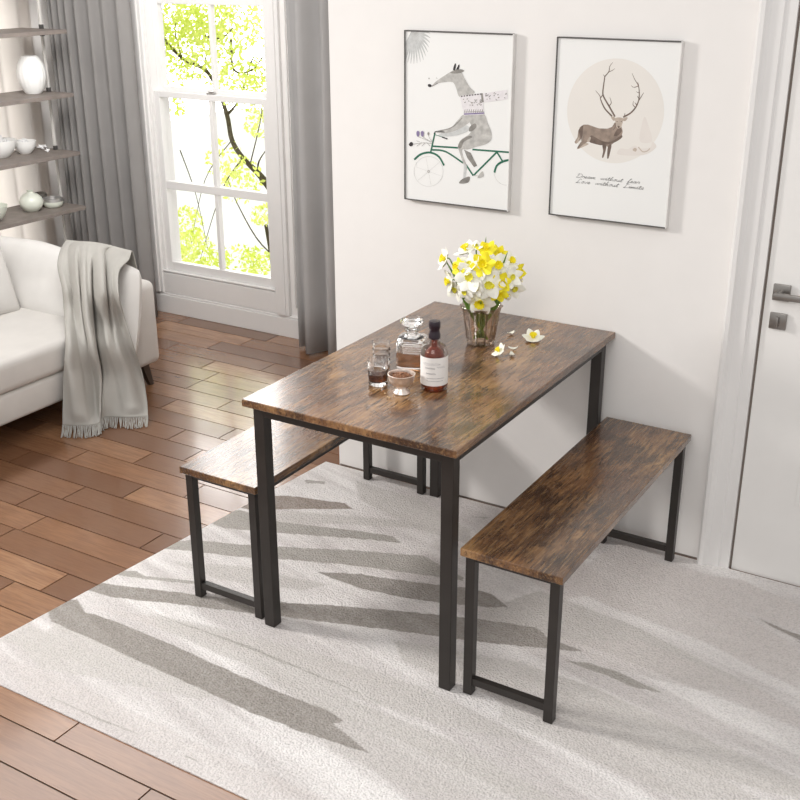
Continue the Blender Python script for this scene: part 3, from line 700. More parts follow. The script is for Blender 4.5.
class Art:
    def __init__(s, cx, cz, hw, hh, conv, mats):
        s.g = MB(); s.cx, s.cz, s.hw, s.hh, s.conv, s.lv = cx, cz, hw, hh, conv, 0
        s.mats = ['paper']+mats
        y = -FD+.005
        s.g.poly([(-hw, y, -hh), (hw, y, -hh), (hw, y, hh), (-hw, y, hh)])
    def pt(s, p):
        px, py = s.conv(*p); v = at(px, py, 'y', -FD+.005)
        return (min(max(v.x-s.cx, -s.hw), s.hw), min(max(v.z-s.cz, -s.hh), s.hh))
    def raw(s, L, mat):
        s.lv += 1; s.g.mi = s.mats.index(mat); y = -FD+.005-.00001*s.lv-.0001
        s.g.poly([(x, y, z) for x, z in L])
    def fill(s, L, mat): s.raw([s.pt(p) for p in L], mat)
    def smooth(s, L, mat, k=4):
        P = [Vector((*s.pt(p), 0)) for p in L]; P2 = [P[-1]]+P+[P[0], P[1]]; out = []; n = len(P)
        for i in range(n):
            p0, p1, p2, p3 = P[i-1], P[i], P[(i+1) % n], P[(i+2) % n]
            for j in range(k):
                f = j/k; v = .5*((2*p1)+(p2-p0)*f+(2*p0-5*p1+4*p2-p3)*f*f+(3*p1-p0-3*p2+p3)*f**3); out.append((v.x, v.y))
        s.raw(out, mat)
    def line(s, L, mat, wd, w1=None, curve=True):
        P = [Vector((*s.pt(p), 0)) for p in L]
        s.wline(P, mat, wd, w1, curve)
    def wline(s, P, mat, wd, w1=None, curve=True):
        if curve and len(P) > 2: P = smooth_pts(P, 5)
        s.lv += 1; s.g.mi = s.mats.index(mat); y = -FD+.005-.00001*s.lv-.0001; prev = None; n = len(P)-1
        for i, p in enumerate(P):
            d = (P[min(i+1, n)]-P[max(i-1, 0)]); d = d.normalized() if d.length > 1e-9 else Vector((1, 0, 0)); nr = Vector((-d.y, d.x, 0))
            ww = (wd+((w1 if w1 is not None else wd)-wd)*i/n)/2
            cl = lambda q: s.g.bm.verts.new((min(max(q.x, -s.hw), s.hw), y, min(max(q.y, -s.hh), s.hh)))
            pr = (cl(p-nr*ww), cl(p+nr*ww))
            if prev:
                f = s.g.bm.faces.new((prev[0], pr[0], pr[1], prev[1])); f.material_index = s.g.mi
            prev = pr
    def done(s, e):
        s.g.bm.normal_update()
        for f in s.g.bm.faces:
            if f.normal.y > 0: f.normal_flip()
        return s.g.build('art_print', s.mats, e, smooth=False, norm=False)
# print 1: long nosed animal in a scarf riding a green bicycle
e, cx, cz, hw, hh = picture([(404, 30), (514, 34), (507.5, 211.5), (404, 199.5)], 'framed print of a grey animal in a scarf riding a green bicycle')
A = Art(cx, cz, hw, hh, lambda x, y: (405+x/5.927, 55+y/5.927), ['p_grey', 'p_grey2', 'p_lgrey', 'p_pale', 'p_black', 'p_green', 'p_purple', 'p_scarf'])
q = random.Random(2)
stemp = [(-2, -150), (25, -70), (28, 15)]
for k in range(15):          # palm leaf in the corner
    a = math.radians(2+k*9); L_ = 172-abs(k-6)*4
    o0 = (38, -150+abs(k-7)*2); tip = (o0[0]+L_*math.cos(a)*.75, o0[1]+L_*math.sin(a)*1.25)
    m_ = ((o0[0]+tip[0])/2+6, (o0[1]+tip[1])/2-5); qq = ((m_[0]+tip[0])/2+2, (m_[1]+tip[1])/2-2)
    A.line([o0, m_], 'p_lgrey', .002, .0105, curve=False); A.line([m_, qq, tip], 'p_lgrey', .0105, .001)
    A.line([o0, m_, tip], 'p_grey', .0014, .0006)
def circ(cx_, cy_, r, mat, wd, a0=0, a1=360):
    A.line([(cx_+r*math.cos(math.radians(a)), cy_+r*1.03*math.sin(math.radians(a))) for a in np.linspace(a0, a1, 24)], mat, wd)
circ(140, 690, 86, 'p_pale', .0012); circ(603, 695, 74, 'p_pale', .0012, 90, 270)
for a in (80, 140, 200, 260, 320, 20): A.line([(140, 690), (140+84*math.cos(math.radians(a)), 690+84*math.sin(math.radians(a)))], 'p_pale', .0008)
circ(140, 690, 6, 'p_grey', .003)
GW = .0056
A.line([(55, 620), (95, 588), (150, 578), (200, 602), (232, 655)], 'p_green', GW*1.2)
A.line([(530, 697), (545, 655), (580, 632), (622, 622)], 'p_green', GW*1.2)
for L_ in ([(178, 460), (152, 580)], [(160, 540), (330, 551)], [(345, 625), (405, 715)], [(405, 715), (545, 575)], [(400, 560), (624, 577)], [(545, 575), (580, 632)]): A.line(L_, 'p_green', GW, curve=False)
A.line([(160, 562), (240, 572), (345, 640)], 'p_green', GW)
A.line([(405, 715), (455, 716)], 'p_pale', .002)
# far leg and arm
A.fill([(350, 560), (390, 580), (428, 655), (410, 665), (370, 610)], 'p_grey2'); A.smooth([(430, 728), (455, 690), (466, 700), (464, 722)], 'p_grey')
A.smooth([(385, 440), (330, 470), (260, 482), (200, 478), (215, 466), (300, 452), (355, 415)], 'p_lgrey')
# body, haunch, near leg
A.smooth([(350, 350), (410, 345), (470, 352), (490, 400), (512, 455), (512, 500), (480, 528), (420, 545), (370, 560), (340, 560), (345, 600), (368, 660), (362, 678), (345, 640), (322, 570), (314, 545), (330, 505), (380, 470), (395, 440), (385, 400)], 'p_grey')
A.smooth([(314, 548), (330, 508), (378, 480), (398, 488), (350, 515), (335, 550)], 'p_grey2')
A.smooth([(385, 425), (415, 405), (425, 425), (400, 450), (380, 450)], 'p_grey2'); A.fill([(350, 640), (366, 660), (358, 735), (345, 735)], 'p_lgrey')
A.smooth([(320, 758), (340, 735), (380, 720), (385, 735), (375, 755), (345, 762)], 'p_grey2')
A.smooth([(345, 355), (400, 352), (395, 385), (330, 435), (250, 462), (190, 460), (200, 447), (270, 430), (315, 385)], 'p_grey'); A.line([(340, 372), (280, 428), (195, 452)], 'p_grey2', .003)
# head and neck
A.smooth([(150, 186), (165, 175), (190, 152), (235, 122), (270, 100), (300, 84), (330, 92), (355, 140), (385, 190), (412, 226), (328, 250), (305, 200), (285, 162), (240, 160), (195, 168), (165, 186)], 'p_grey')
A.smooth([(136, 176), (148, 172), (160, 182), (152, 190), (140, 188)], 'p_black'); A.line([(160, 184), (195, 168)], 'p_black', .0012)
A.line([(143, 135), (143, 143)], 'p_grey2', .003); A.line([(185, 135), (192, 140)], 'p_grey2', .0015)
A.smooth([(285, 85), (296, 52), (303, 56), (297, 90)], 'p_black'); A.smooth([(305, 85), (318, 58), (324, 62), (316, 92)], 'p_black')
A.smooth([(270, 102), (320, 84), (352, 92), (330, 106), (290, 110)], 'p_grey2')
# scarf
A.fill([(326, 242), (458, 226), (470, 352), (350, 358)], 'p_scarf'); A.fill([(462, 228), (606, 205), (610, 262), (466, 282)], 'p_scarf')
A.fill([(450, 228), (462, 226), (468, 278), (456, 282)], 'p_grey2')
for k in range(8): A.line([(332+k*16, 246-k*2), (342+k*16, 244-k*2)], 'p_black', .0035)
for k in range(9): A.line([(353+k*13, 342), (357+k*13, 322)], 'p_grey2', .002)
A.line([(350, 350), (470, 344)], 'p_purple', .005); A.line([(352, 338), (468, 334)], 'p_grey2', .0015)
for k in range(44):
    x, y = (q.uniform(340, 455), q.uniform(262, 300)) if k < 24 else (q.uniform(475, 600), q.uniform(222, 262))
    A.line([(x, y), (x+q.uniform(4, 9), y+q.uniform(-7, 7))], 'p_grey2', .0024)
# handlebar and flowers
A.line([(172, 466), (188, 452), (235, 456)], 'p_black', .0025); A.line([(180, 472), (250, 495)], 'p_green', .002); A.line([(222, 486), (252, 497)], 'p_black', .004)
for x, y in ((78, 467), (104, 467)): A.smooth([(x-9, y-10), (x, y-18), (x+9, y-10), (x+7, y+10), (x, y+17), (x-7, y+10)], 'p_purple')
A.smooth([(24, 530), (36, 515), (48, 522), (46, 536), (34, 541)], 'p_black'); A.smooth([(134, 465), (140, 455), (145, 468), (139, 476)], 'p_grey2')
for L_ in ([(165, 525), (110, 520), (50, 528)], [(165, 520), (120, 500), (80, 484)], [(165, 515), (130, 500), (104, 482)], [(165, 512), (148, 495), (140, 475)], [(100, 518), (70, 540)], [(120, 520), (100, 540)], [(130, 518), (150, 540)], [(90, 515), (70, 508)]): A.line(L_, 'p_grey2', .0011)
A.done(e)
# print 2: stag in a beige disc with a line of script
e, cx, cz, hw, hh = picture([(557, 37), (682, 41), (666.5, 228.5), (548, 215)], 'framed print of a brown stag in a beige circle with script lettering')
A = Art(cx, cz, hw, hh, lambda x, y: (560+x/6.955, 55+y/6.955), ['p_beige', 'p_beige2', 'p_brown', 'p_brown2', 'p_brown3', 'p_black', 'p_pale'])
p0, p1, p2, p3 = A.pt((38, 385)), A.pt((738, 385)), A.pt((385, 36)), A.pt((385, 742))
ccx, ccz = (p0[0]+p1[0])/2, (p2[1]+p3[1])/2; rr = ((p1[0]-p0[0])/2+(p2[1]-p3[1])/2)/2
A.raw([(ccx+rr*math.cos(t_), ccz+rr*math.sin(t_)) for t_ in np.linspace(0, 2*PI, 64, endpoint=False)], 'p_beige')
A.smooth([(400, 690), (420, 650), (470, 655), (520, 630), (560, 650), (630, 640), (640, 600), (670, 640), (600, 690), (500, 700)], 'p_beige2')
A.smooth([(555, 600), (570, 480), (590, 430), (615, 490), (640, 600)], 'p_beige2'); A.line([(545, 640), (575, 672), (605, 668), (625, 650)], 'p_brown3', .003); A.smooth([(505, 660), (520, 645), (535, 655), (525, 672)], 'p_brown3')
A.smooth([(118, 655), (132, 632), (155, 610), (200, 618), (160, 640)], 'p_brown3')
A.fill([(128, 525), (140, 500), (165, 484), (195, 484), (235, 498), (270, 510), (330, 512), (362, 500), (380, 470), (425, 490), (437, 530), (428, 568), (400, 595), (380, 606), (358, 625), (348, 680), (338, 716), (328, 716), (334, 640), (322, 632), (316, 670), (302, 712), (292, 712), (300, 670), (296, 626), (240, 616), (205, 604), (188, 606), (150, 632), (130, 652), (122, 642), (150, 600), (156, 565), (142, 590), (112, 618), (100, 606), (122, 572)], 'p_brown')
A.smooth([(215, 560), (250, 575), (300, 600), (360, 600), (425, 560), (430, 575), (380, 608), (300, 628), (235, 616), (205, 602)], 'p_brown2')
A.smooth([(295, 626), (322, 628), (316, 670), (302, 712), (292, 710), (300, 668)], 'p_brown2'); A.smooth([(334, 634), (358, 624), (348, 680), (338, 716), (328, 714)], 'p_brown2')
A.smooth([(128, 530), (145, 500), (162, 492), (158, 540), (150, 590), (128, 648), (122, 640), (146, 600), (140, 560)], 'p_brown2')
A.smooth([(112, 612), (128, 575), (136, 580), (126, 608)], 'p_brown3'); A.smooth([(188, 600), (205, 570), (215, 575), (205, 602)], 'p_brown3')
A.smooth([(395, 520), (420, 505), (430, 530), (400, 560), (375, 560)], 'p_brown2')
A.smooth([(382, 442), (410, 434), (440, 442), (436, 470), (425, 500), (408, 512), (392, 500), (386, 470)], 'p_brown3')
A.smooth([(356, 432), (372, 428), (384, 440), (378, 458), (364, 450)], 'p_brown3'); A.smooth([(440, 442), (462, 432), (470, 440), (456, 458), (442, 458)], 'p_brown3')
A.smooth([(400, 498), (408, 492), (416, 498), (410, 510)], 'p_brown2'); A.line([(394, 462), (400, 464)], 'p_black', .002); A.line([(424, 464), (430, 462)], 'p_black', .002); A.line([(384, 470), (384, 500), (370, 520)], 'p_brown2', .002)
AW = .0052
for L_, a_, b_ in (([(382, 428), (345, 362), (310, 302), (298, 265), (305, 200), (312, 150)], AW, .0032), ([(312, 150), (340, 115), (346, 80), (368, 50)], .0032, .001), ([(340, 118), (362, 108), (382, 94)], .0022, .0008),
    ([(362, 426), (312, 372), (284, 312), (278, 285), (248, 248)], AW, .001), ([(282, 300), (300, 272)], .003, .002), ([(342, 352), (357, 332), (346, 294)], .003, .001), ([(312, 150), (300, 135)], .002, .0008),
    ([(440, 432), (490, 404), (525, 366), (546, 320), (552, 270)], AW, .003), ([(552, 270), (546, 215), (520, 170), (502, 128)], .003, .001), ([(525, 366), (508, 345), (512, 320)], .0028, .001), ([(546, 320), (565, 290), (582, 262)], .0028, .001), ([(545, 215), (515, 225), (495, 212)], .0024, .0008), ([(552, 265), (530, 255)], .002, .001), ([(548, 212), (540, 190)], .002, .001), ([(535, 350), (520, 330)], .003, .001), ([(448, 428), (452, 404)], .003, .001), ([(546, 300), (538, 285)], .002, .001)):
    A.line(L_, 'p_brown2', a_, b_)
# hand lettered script: Dream without fear / Love without limits
GL = {'D': (1.1, [[(.25, 1.5), (.15, .7), (.05, .05), (.6, .1), (1.0, .7), (.8, 1.4), (.2, 1.55), (-.1, 1.3)]]), 'L': (1.0, [[(.75, 1.35), (.55, 1.6), (.35, 1.2), (.25, .4), (0, .1), (.3, .1), (.9, .15)]]),
 'r': (.6, [[(0, .1), (.2, .8), (.25, .65), (.5, .7), (.45, .1), (.6, .1)]]), 'e': (.6, [[(0, .2), (.4, .5), (.3, .8), (.1, .5), (.2, .05), (.6, .2)]]), 'a': (.7, [[(.5, .7), (.2, .75), (.05, .3), (.25, .05), (.5, .6), (.5, .1), (.7, .15)]]),
 'm': (1.0, [[(0, .1), (.1, .75), (.15, .1), (.4, .75), (.45, .1), (.7, .75), (.75, .1), (1.0, .15)]]), 'w': (.95, [[(0, .7), (.1, .1), (.4, .7), (.5, .1), (.8, .7), (.95, .65)]]), 'i': (.4, [[(0, .15), (.15, .75), (.2, .1), (.4, .15)], [(.2, 1.1), (.24, 1.16)]]),
 't': (.5, [[(0, .2), (.25, 1.3), (.2, .1), (.5, .15)], [(.05, .9), (.5, .95)]]), 'h': (.75, [[(0, .1), (.3, 1.5), (.2, 1.3), (.15, .05), (.4, .75), (.5, .1), (.75, .15)]]), 'o': (.65, [[(.3, .75), (.05, .4), (.25, .05), (.5, .4), (.3, .75), (.65, .65)]]),
 'u': (.7, [[(0, .7), (.1, .1), (.4, .2), (.45, .7), (.5, .1), (.7, .15)]]), 'f': (.55, [[(0, .3), (.4, 1.4), (.3, 1.5), (.15, .3), (.05, -.5), (.25, -.3), (.25, .2), (.55, .2)]]), 'v': (.6, [[(0, .7), (.2, .1), (.45, .7), (.6, .65)]]), 'l': (.45, [[(0, .15), (.3, 1.3), (.2, 1.45), (.1, .2), (.45, .15)]]), 's': (.5, [[(0, .1), (.3, .8), (.4, .3), (.2, .05), (.5, .15)]])}
for txt, pa, pb in (('Dream without fear', (575.5, 178.2), (638.8, 183.6)), ('Love without Limits', (575.0, 183.2), (642.5, 189.8))):
    a_, b_ = at(*pa, 'y', -FD), at(*pb, 'y', -FD); wd_ = sum(GL[ch][0] if ch != ' ' else 1.0 for ch in txt); S = (b_.x-a_.x)/wd_; x = a_.x; z = (a_.z+b_.z)/2
    for ch in txt:
        if ch == ' ': x += S; continue
        for Ls in GL[ch][1]: A.wline([Vector((x+(px_+.3*pz_)*S-cx, z+pz_*S*.5-cz, 0)) for px_, pz_ in Ls], 'p_black', .0009)
        x += GL[ch][0]*S
A.done(e)

# ------------------------------------------------------------------ soft furnishings helpers
def pillow_bm(mb, w_, h_, t_, n=22, seed=0, edge=.012, wr=.006):
    # a stuffed cushion lying in the XZ plane, thickness along Y
    q = Vector((seed*3.1, seed*1.7, 0))
    for sgn in (-1, 1):
        def fn(u, v):
            a, b = 2*u-1, 2*v-1
            pin = 1-.05*(1-abs(a)**2)*(abs(b)**3)-.0; pin2 = 1-.05*(1-abs(b)**2)*(abs(a)**3)
            th = max(0, (1-abs(a)**3.2)*(1-abs(b)**3.2))**.55
            wv = mnoise.noise(Vector((a*2, b*2, sgn))+q)*wr
            return (a*w_/2*pin2, sgn*(edge*.5*(1 if max(abs(a), abs(b)) < .999 else 0)+th*(t_/2-edge*.5))+wv*th, b*h_/2*pin)
        mb.grid(fn, n, n)
    bmesh.ops.remove_doubles(mb.bm, verts=mb.bm.verts[:], dist=.0006)
def rounded(mb, x0, x1, y0, y1, z0, z1, r, seg=4): mb.box(x0, x1, y0, y1, z0, z1, r, seg)

# ------------------------------------------------------------------ sofa
so = empty('sofa', (-2.3, -.5, 0), 'cream upholstered sofa with square arms standing in front of the shelves', 'sofa')
def sp(name, mb, mat, parent=so, **kw):
    o = mb.build(name, mat, parent, **kw); o.matrix_parent_inverse = Matrix.Translation((2.3, .5, 0)); return o
SF = -1.785
w = MB(); rounded(w, -2.74, SF, -1.5, .185, .115, .245, .02); sp('base', w, 'sofa')
w = MB()
def seatfn(mb, x0, x1, y0, y1, z0, z1):
    mb.box(x0, x1, y0, y1, z0, z1, .035, 5)
seatfn(w, -2.60, SF+.012, -.66, .182, .246, .385); sp('seat_cushion', w, 'sofa')
w = MB(); seatfn(w, -2.60, SF+.012, -1.49, -.664, .246, .385); sp('seat_cushion', w, 'sofa')
w = MB(); w.box(-2.74, SF-.008, .186, .348, .10, .505, .04, 5); sp('arm', w, 'sofa')
w = MB(); w.box(-2.74, SF-.008, -1.65, -1.501, .10, .505, .04, 5); sp('arm', w, 'sofa')
w = MB(); w.box(-2.745, -2.60, -1.5, .184, .25, .66, .04, 5); sp('backrest', w, 'sofa')
for lx, ly, dx, dy in ((-1.845, .262, .022, .02), (-1.845, -1.57, .022, -.02), (-2.68, .262, -.02, .02), (-2.68, -1.57, -.02, -.02)):
    w = MB()
    lo_ = [(lx+dx+a*.011, ly+dy+b*.011, 0) for a, b in ((-1, -1), (1, -1), (1, 1), (-1, 1))]; hi = [(lx+a*.021, ly+b*.021, .101) for a, b in ((-1, -1), (1, -1), (1, 1), (-1, 1))]
    L0 = [w.bm.verts.new(p) for p in lo_]; H0 = [w.bm.verts.new(p) for p in hi]
    w.bm.faces.new(L0[::-1]); w.bm.faces.new(H0)
    for i in range(4): w.bm.faces.new((L0[i], L0[(i+1) % 4], H0[(i+1) % 4], H0[i]))
    sp('leg', w, 'darkwood', smooth=False)
# long bolster cushion leaning on the far arm, and a throw pillow
w = MB()
for sgn in (-1, 1):
    def bf(u, v):
        a, b = 2*u-1, 2*v-1
        a2 = a*math.sqrt(1-.05*b*b*abs(a)**6); b2 = b*math.sqrt(1-.09*a*a*abs(b)**4)
        th = max(0, (1-abs(a)**9)*(1-abs(b)**4.5))**.5; wv = mnoise.noise(Vector((a*4, b*2, sgn*2+7)))*.008
        sag = -.085*max(0, (a-.55)/.45)**1.5*(1-.85*v)
        return (a2*.50+.085*max(0, (a-.55)/.45)**1.5*(1-v), sgn*(th*.074)+wv*th, b2*.178+sag-.006*math.sin(6*a)*(b > 0)*b)
    w.grid(bf, 56, 26)
bmesh.ops.remove_doubles(w.bm, verts=w.bm.verts[:], dist=.0008)
o = w.build('bolster_cushion', 'pillow', None, loc=(-2.19, .088, .482), rot=(math.radians(-22), .045, 0)); tag(o, 'long white cushion leaning against the far sofa arm under the throw', 'cushion')
w = MB(); pillow_bm(w, .44, .44, .15, seed=5, n=24)
o = w.build('throw_pillow', 'pillowg', None, loc=(-2.40, -.228, .565), rot=(0, 0, math.radians(90))); o.rotation_euler = (Matrix.Rotation(math.radians(80), 3, 'Z') @ Matrix.Rotation(math.radians(-20), 3, 'X')).to_euler(); tag(o, 'pale grey square pillow on the sofa seat at the left edge', 'pillow')

# ------------------------------------------------------------------ throw blanket
def row(*L): return [Vector(at(a, b, ax, v)) for a, b, ax, v in L]
def back(y, z): return [Vector((x, y, z)) for x in (-2.20, -2.10, -2.00, -1.93, -1.87, -1.80)]
rowsT = [back(.245, .52), back(.22, .66),
 row((61, 249, 'y', .145), (72, 245.5, 'y', .145), (86, 244, 'y', .145), (98, 246, 'y', .145), (110, 251, 'y', .145), (128, 260, 'y', .145)),
 row((57.5, 266, 'y', .02), (70, 262, 'y', .005), (84, 261, 'y', .0), (97, 262, 'y', .0), (108, 265, 'y', .01), (118, 272, 'y', .02)),
 row((62, 288, 'y', -.05), (73, 288, 'y', -.07), (84, 290, 'y', -.08), (98, 292, 'y', -.09), (109, 292, 'y', -.08), (118, 294, 'y', -.06)),
 row((64, 310, 'y', -.07), (75, 314, 'y', -.10), (86, 318, 'y', -.13), (100, 320, 'x', -1.74), (112, 320, 'x', -1.69), (123, 316, 'x', -1.645)),
 row((66, 340, 'x', -1.762), (78, 345, 'x', -1.73), (90, 346, 'x', -1.70), (102, 346, 'x', -1.68), (117, 346, 'x', -1.65), (132, 344, 'x', -1.61)),
 row((64, 372, 'x', -1.752), (80, 374, 'x', -1.72), (96, 376, 'x', -1.70), (106, 374, 'x', -1.68), (124, 374, 'x', -1.64), (142, 374, 'x', -1.60)),
 row((63, 402, 'x', -1.742), (80, 404, 'x', -1.70), (97, 404, 'x', -1.67), (104, 398, 'x', -1.665), (126, 398, 'x', -1.61), (147, 400, 'x', -1.56)),
 row((62.5, 425, 'z', .035), (80, 425, 'z', .035), (97.5, 424, 'z', .035), (104, 417, 'z', .035), (126, 417, 'z', .032), (148, 416, 'z', .030)),
]
NU, NV = 76, 90
def thr(u, v):
    cols = []
    n = len(rowsT)-1
    P = [catmull([r_[i] for r_ in rowsT], v) for i in range(6)]
    p = catmull(P, u)
    drop = min(1, max(0, (v-.12)/.14)); late = min(1, max(0, (v-.3)/.3))
    nrm = Vector((.75, -.6, .25)).normalized()
    s1 = math.sin(2*PI*(3.1*u+.22*math.sin(4*v)-.35*v)+.5); f = .021*math.copysign(abs(s1)**.65, s1)*drop+.010*math.sin(2*PI*(5.3*u-.5*v)+1.1)*late*(.4+.6*math.sin(3*v+4*u)**2)+.006*mnoise.noise(Vector((u*7, v*5, 2)))*drop
    # deep creases running down the cloth
    for uc, s_, dpt, va0, va1 in ((.30+.10*v, .030, .030, .22, .75), (.545-.02*v, .022, .045, .30, 1.1), (.74+.06*v, .030, .022, .18, .7), (.16+.06*v, .03, .018, .15, .6)):
        env = max(0, min(1, (v-va0)/.08))*max(0, min(1, (va1-v)/.12)); f -= 1.5*dpt*math.exp(-((u-uc)/s_)**2)*env
    f += .018
    if v > .93: f *= max(.25, 1-(v-.93)/.07)
    q_ = p+nrm*f
    q_.z = max(q_.z, .012)
    return q_
w = MB(); V = w.grid(lambda u, v: thr(u, v), NU, NV)
hem = [v.co.copy() for v in V[-1]]
th = w.build('throw_blanket', 'throw', None, norm=False, angle=None); tag(th, 'grey wool throw with fringe draped over the sofa end to the floor', 'blanket')
md = th.modifiers.new('thick', 'SOLIDIFY'); md.thickness = .005; md.offset = 0
w = MB(); q = random.Random(9)
for k in range(140):
    i = k/139*(NU-1); a = hem[int(i)].lerp(hem[min(int(i)+1, NU-1)], i-int(i))
    out = Vector((.030+q.uniform(-.006, .006), -.034+q.uniform(-.012, .012), 0))
    p1 = a+out*.4+Vector((0, 0, -a.z*.45)); p2 = a+out; p2.z = .004
    w.tube([a+Vector((0, 0, .001)), p1, p2, p2+out*.15+Vector((q.uniform(-.004, .004), 0, 0))], [.0011, .0017, .0015, .0009], 5)
w.build('fringe', 'throw', th)

# ------------------------------------------------------------------ curtains
def curtain(name, x0, x1, y, folds, amp, mat, label, z1=2.55, seed=0, z0=.012, axis='x', dens=None, ny_=12):
    q = random.Random(seed); n = int(folds*14)+1; phs = [q.uniform(.6, 1.25) for _ in range(int(folds)+4)]
    g = MB()
    def fn(u, v):
        uu = dens(u) if dens else u
        k = u*folds; a = amp*phs[int(k)]*math.sin(2*PI*k)*(.8+.35*(1-v))+amp*.25*math.sin(4*PI*k+1+1.5*v)
        x = x0+(x1-x0)*uu+.006*math.sin(2*PI*k*1.0+1)*(1-v)+.004*mnoise.noise(Vector((u*9, v*3, seed)))
        z = z0+(z1-z0)*v
        return (x, y+a, z) if axis == 'x' else (y+a, x, z)
    g.grid(fn, n, ny_)
    o = g.build(name, mat, None, norm=False, angle=None); tag(o, label, 'curtain')
    md = o.modifiers.new('thick', 'SOLIDIFY'); md.thickness = .003; md.offset = 0
    return o
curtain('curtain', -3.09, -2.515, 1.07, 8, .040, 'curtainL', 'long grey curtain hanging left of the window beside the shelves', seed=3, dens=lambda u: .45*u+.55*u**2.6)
curtain('curtain', -1.515, -1.02, 1.045, 3.6, .040, 'curtain', 'long grey curtain hanging right of the window at the wall corner', seed=6)
curtain('sheer_curtain', -.9, 1.0, XL+.045, 12, .020, 'sheer', 'pale sheer drape hanging behind the shelves', seed=8, axis='y')

# ------------------------------------------------------------------ shelves and what stands on them
SX0, SX1, SY0, SY1 = -3.13, -2.80, -.55, .905
LV = [.637, .928, 1.230, 1.545]
sh = empty('shelf_unit', (-2.96, .2, 0), 'open grey wood shelf unit with thin metal posts at the left edge', 'shelf')
def hp(name, mb, mat, **kw): o = mb.build(name, mat, sh, **kw); o.matrix_parent_inverse = Matrix.Translation((2.96, -.2, 0)); return o
for z in LV+[.33, 1.86]:
    w = MB(); w.box(SX0, SX1, SY0, SY1, z-.019, z, .0015); hp('shelf', w, 'shelfw', smooth=False)
for y in (.878, -.50):
    for x in (-2.955,):
        w = MB(); w.box(x-.006, x+.006, y-.006, y+.006, 0, 2.1, .001); hp('post', w, 'postgrey', smooth=False)
        for z in LV:
            w = MB(); w.box(x-.009, x+.009, y-.009, y+.009, z+.0005, z+.022, .001); w.box(x-.009, x+.009, y-.009, y+.009, z-.035, z-.0195, .001); hp('bracket', w, 'frame', smooth=False)
def item(name, prof, c, mat, label, cat, group=None, wob=None, n=40):
    w = MB(); w.lathe(prof, n=n, wob=wob); return tag(w.build(name, mat, None, loc=(c[0], c[1], c[2]+.0004)), label, cat, group)
item('ribbed_vase', [(0, .004), (.040, 0), (.045, .006), (.062, .04), (.073, .085), (.072, .115), (.062, .15), (.046, .178), (.036, .188), (.032, .186), (.040, .174), (.055, .148), (.06, .1), (.05, .05), (0, .03)], (-2.965, .785, LV[2]), 'ceramic', 'white ribbed egg-shaped vase alone on the second shelf', 'vase', wob=lambda a, z: 1+.03*abs(math.sin(9*a+z*6))*min(1, max(0, z/.03)), n=144)
def bowlp(r, h, t_=.004): return [(0, .003), (r*.42, 0), (r*.48, .004), (r*.74, h*.30), (r*.93, h*.68), (r, h), (r-t_, h), (r*.9-t_, h*.66), (r*.7-t_, h*.34), (r*.4, h*.14), (0, h*.12)]
item('bowl', bowlp(.088, .088), (-3.015, .565, LV[1]), 'ceramic', 'large white bowl at the left of the third shelf', 'bowl', 'white bowls on the shelves')
item('bowl', bowlp(.062, .066), (-3.00, .712, LV[1]), 'ceramic', 'small white bowl with coral on the third shelf', 'bowl', 'white bowls on the shelves')
item('bowl', bowlp(.085, .080), (-2.93, .385, LV[0]), 'celadon', 'plain pale bowl at the left end of the lowest shelf', 'bowl', 'white bowls on the shelves')
item('round_vase', [(0, .003), (.030, 0), (.036, .004), (.056, .025), (.063, .048), (.056, .072), (.036, .090), (.018, .098), (.015, .104), (.018, .110), (.015, .110), (.012, .102), (.03, .085), (.05, .06), (0, .02)], (-2.945, .662, LV[0]), 'celadon', 'round pale green bottle vase on the lowest shelf', 'vase')
item('dark_jar', [(0, .002), (.030, 0), (.036, .01), (.038, .045), (.034, .062), (.028, .066), (.026, .062), (0, .05)], (-3.03, .80, LV[0]), 'darkcer', 'dark jar behind the round vase and the low bowl', 'jar')
lb_ = empty('lidded_bowl', (-2.93, .795, LV[0]+.0004), 'low white bowl with a silver rim on the lowest shelf', 'bowl')
w = MB(); w.lathe([(0, .002), (.038, 0), (.046, .005), (.055, .022), (.056, .032), (.052, .034), (.05, .024), (.03, .01), (0, .009)], n=40); w.build('bowl_body', 'celadon', lb_)
w = MB(); w.lathe([(.0562, .0325), (.0545, .048), (.0515, .049), (.0515, .0345)], n=40); w.build('rim', 'chrome', lb_)
def coral(c, label, r, seed, spikes=9):
    q = random.Random(seed); w = MB(); bm = bmesh.new(); bmesh.ops.create_icosphere(bm, subdivisions=2, radius=r*.5); w.merge(bm, Matrix.Translation((0, 0, r*.45)))
    for k in range(spikes):
        d = Vector((q.gauss(0, 1), q.gauss(0, 1), abs(q.gauss(0, .6)))).normalized(); w.tube([Vector((0, 0, r*.45)), Vector((0, 0, r*.45))+d*r*.7, Vector((0, 0, r*.45))+d*r*1.1+Vector((q.uniform(-.2, .2)*r, q.uniform(-.2, .2)*r, 0))], [r*.28, r*.22, r*.1], 6)
    bmesh.ops.translate(w.bm, verts=w.bm.verts[:], vec=(0, 0, -min(v.co.z for v in w.bm.verts)))
    return tag(w.build('coral', 'coral', None, loc=c), label, 'coral', 'white coral pieces on the third shelf')
coral((-3.015, .575, LV[1]+.055), 'white coral piece in the large bowl', .036, 1, 14)
coral((-3.0, .705, LV[1]+.034), 'white coral piece in the small bowl', .030, 2, 12)
coral((-3.015, .845, LV[1]+.0005), 'white coral piece lying on the shelf right of the small bowl', .024, 3, 10)
coral((-2.93, .80, LV[1]+.0005), 'flat white coral fragment in front of the small bowl', .014, 4, 7)

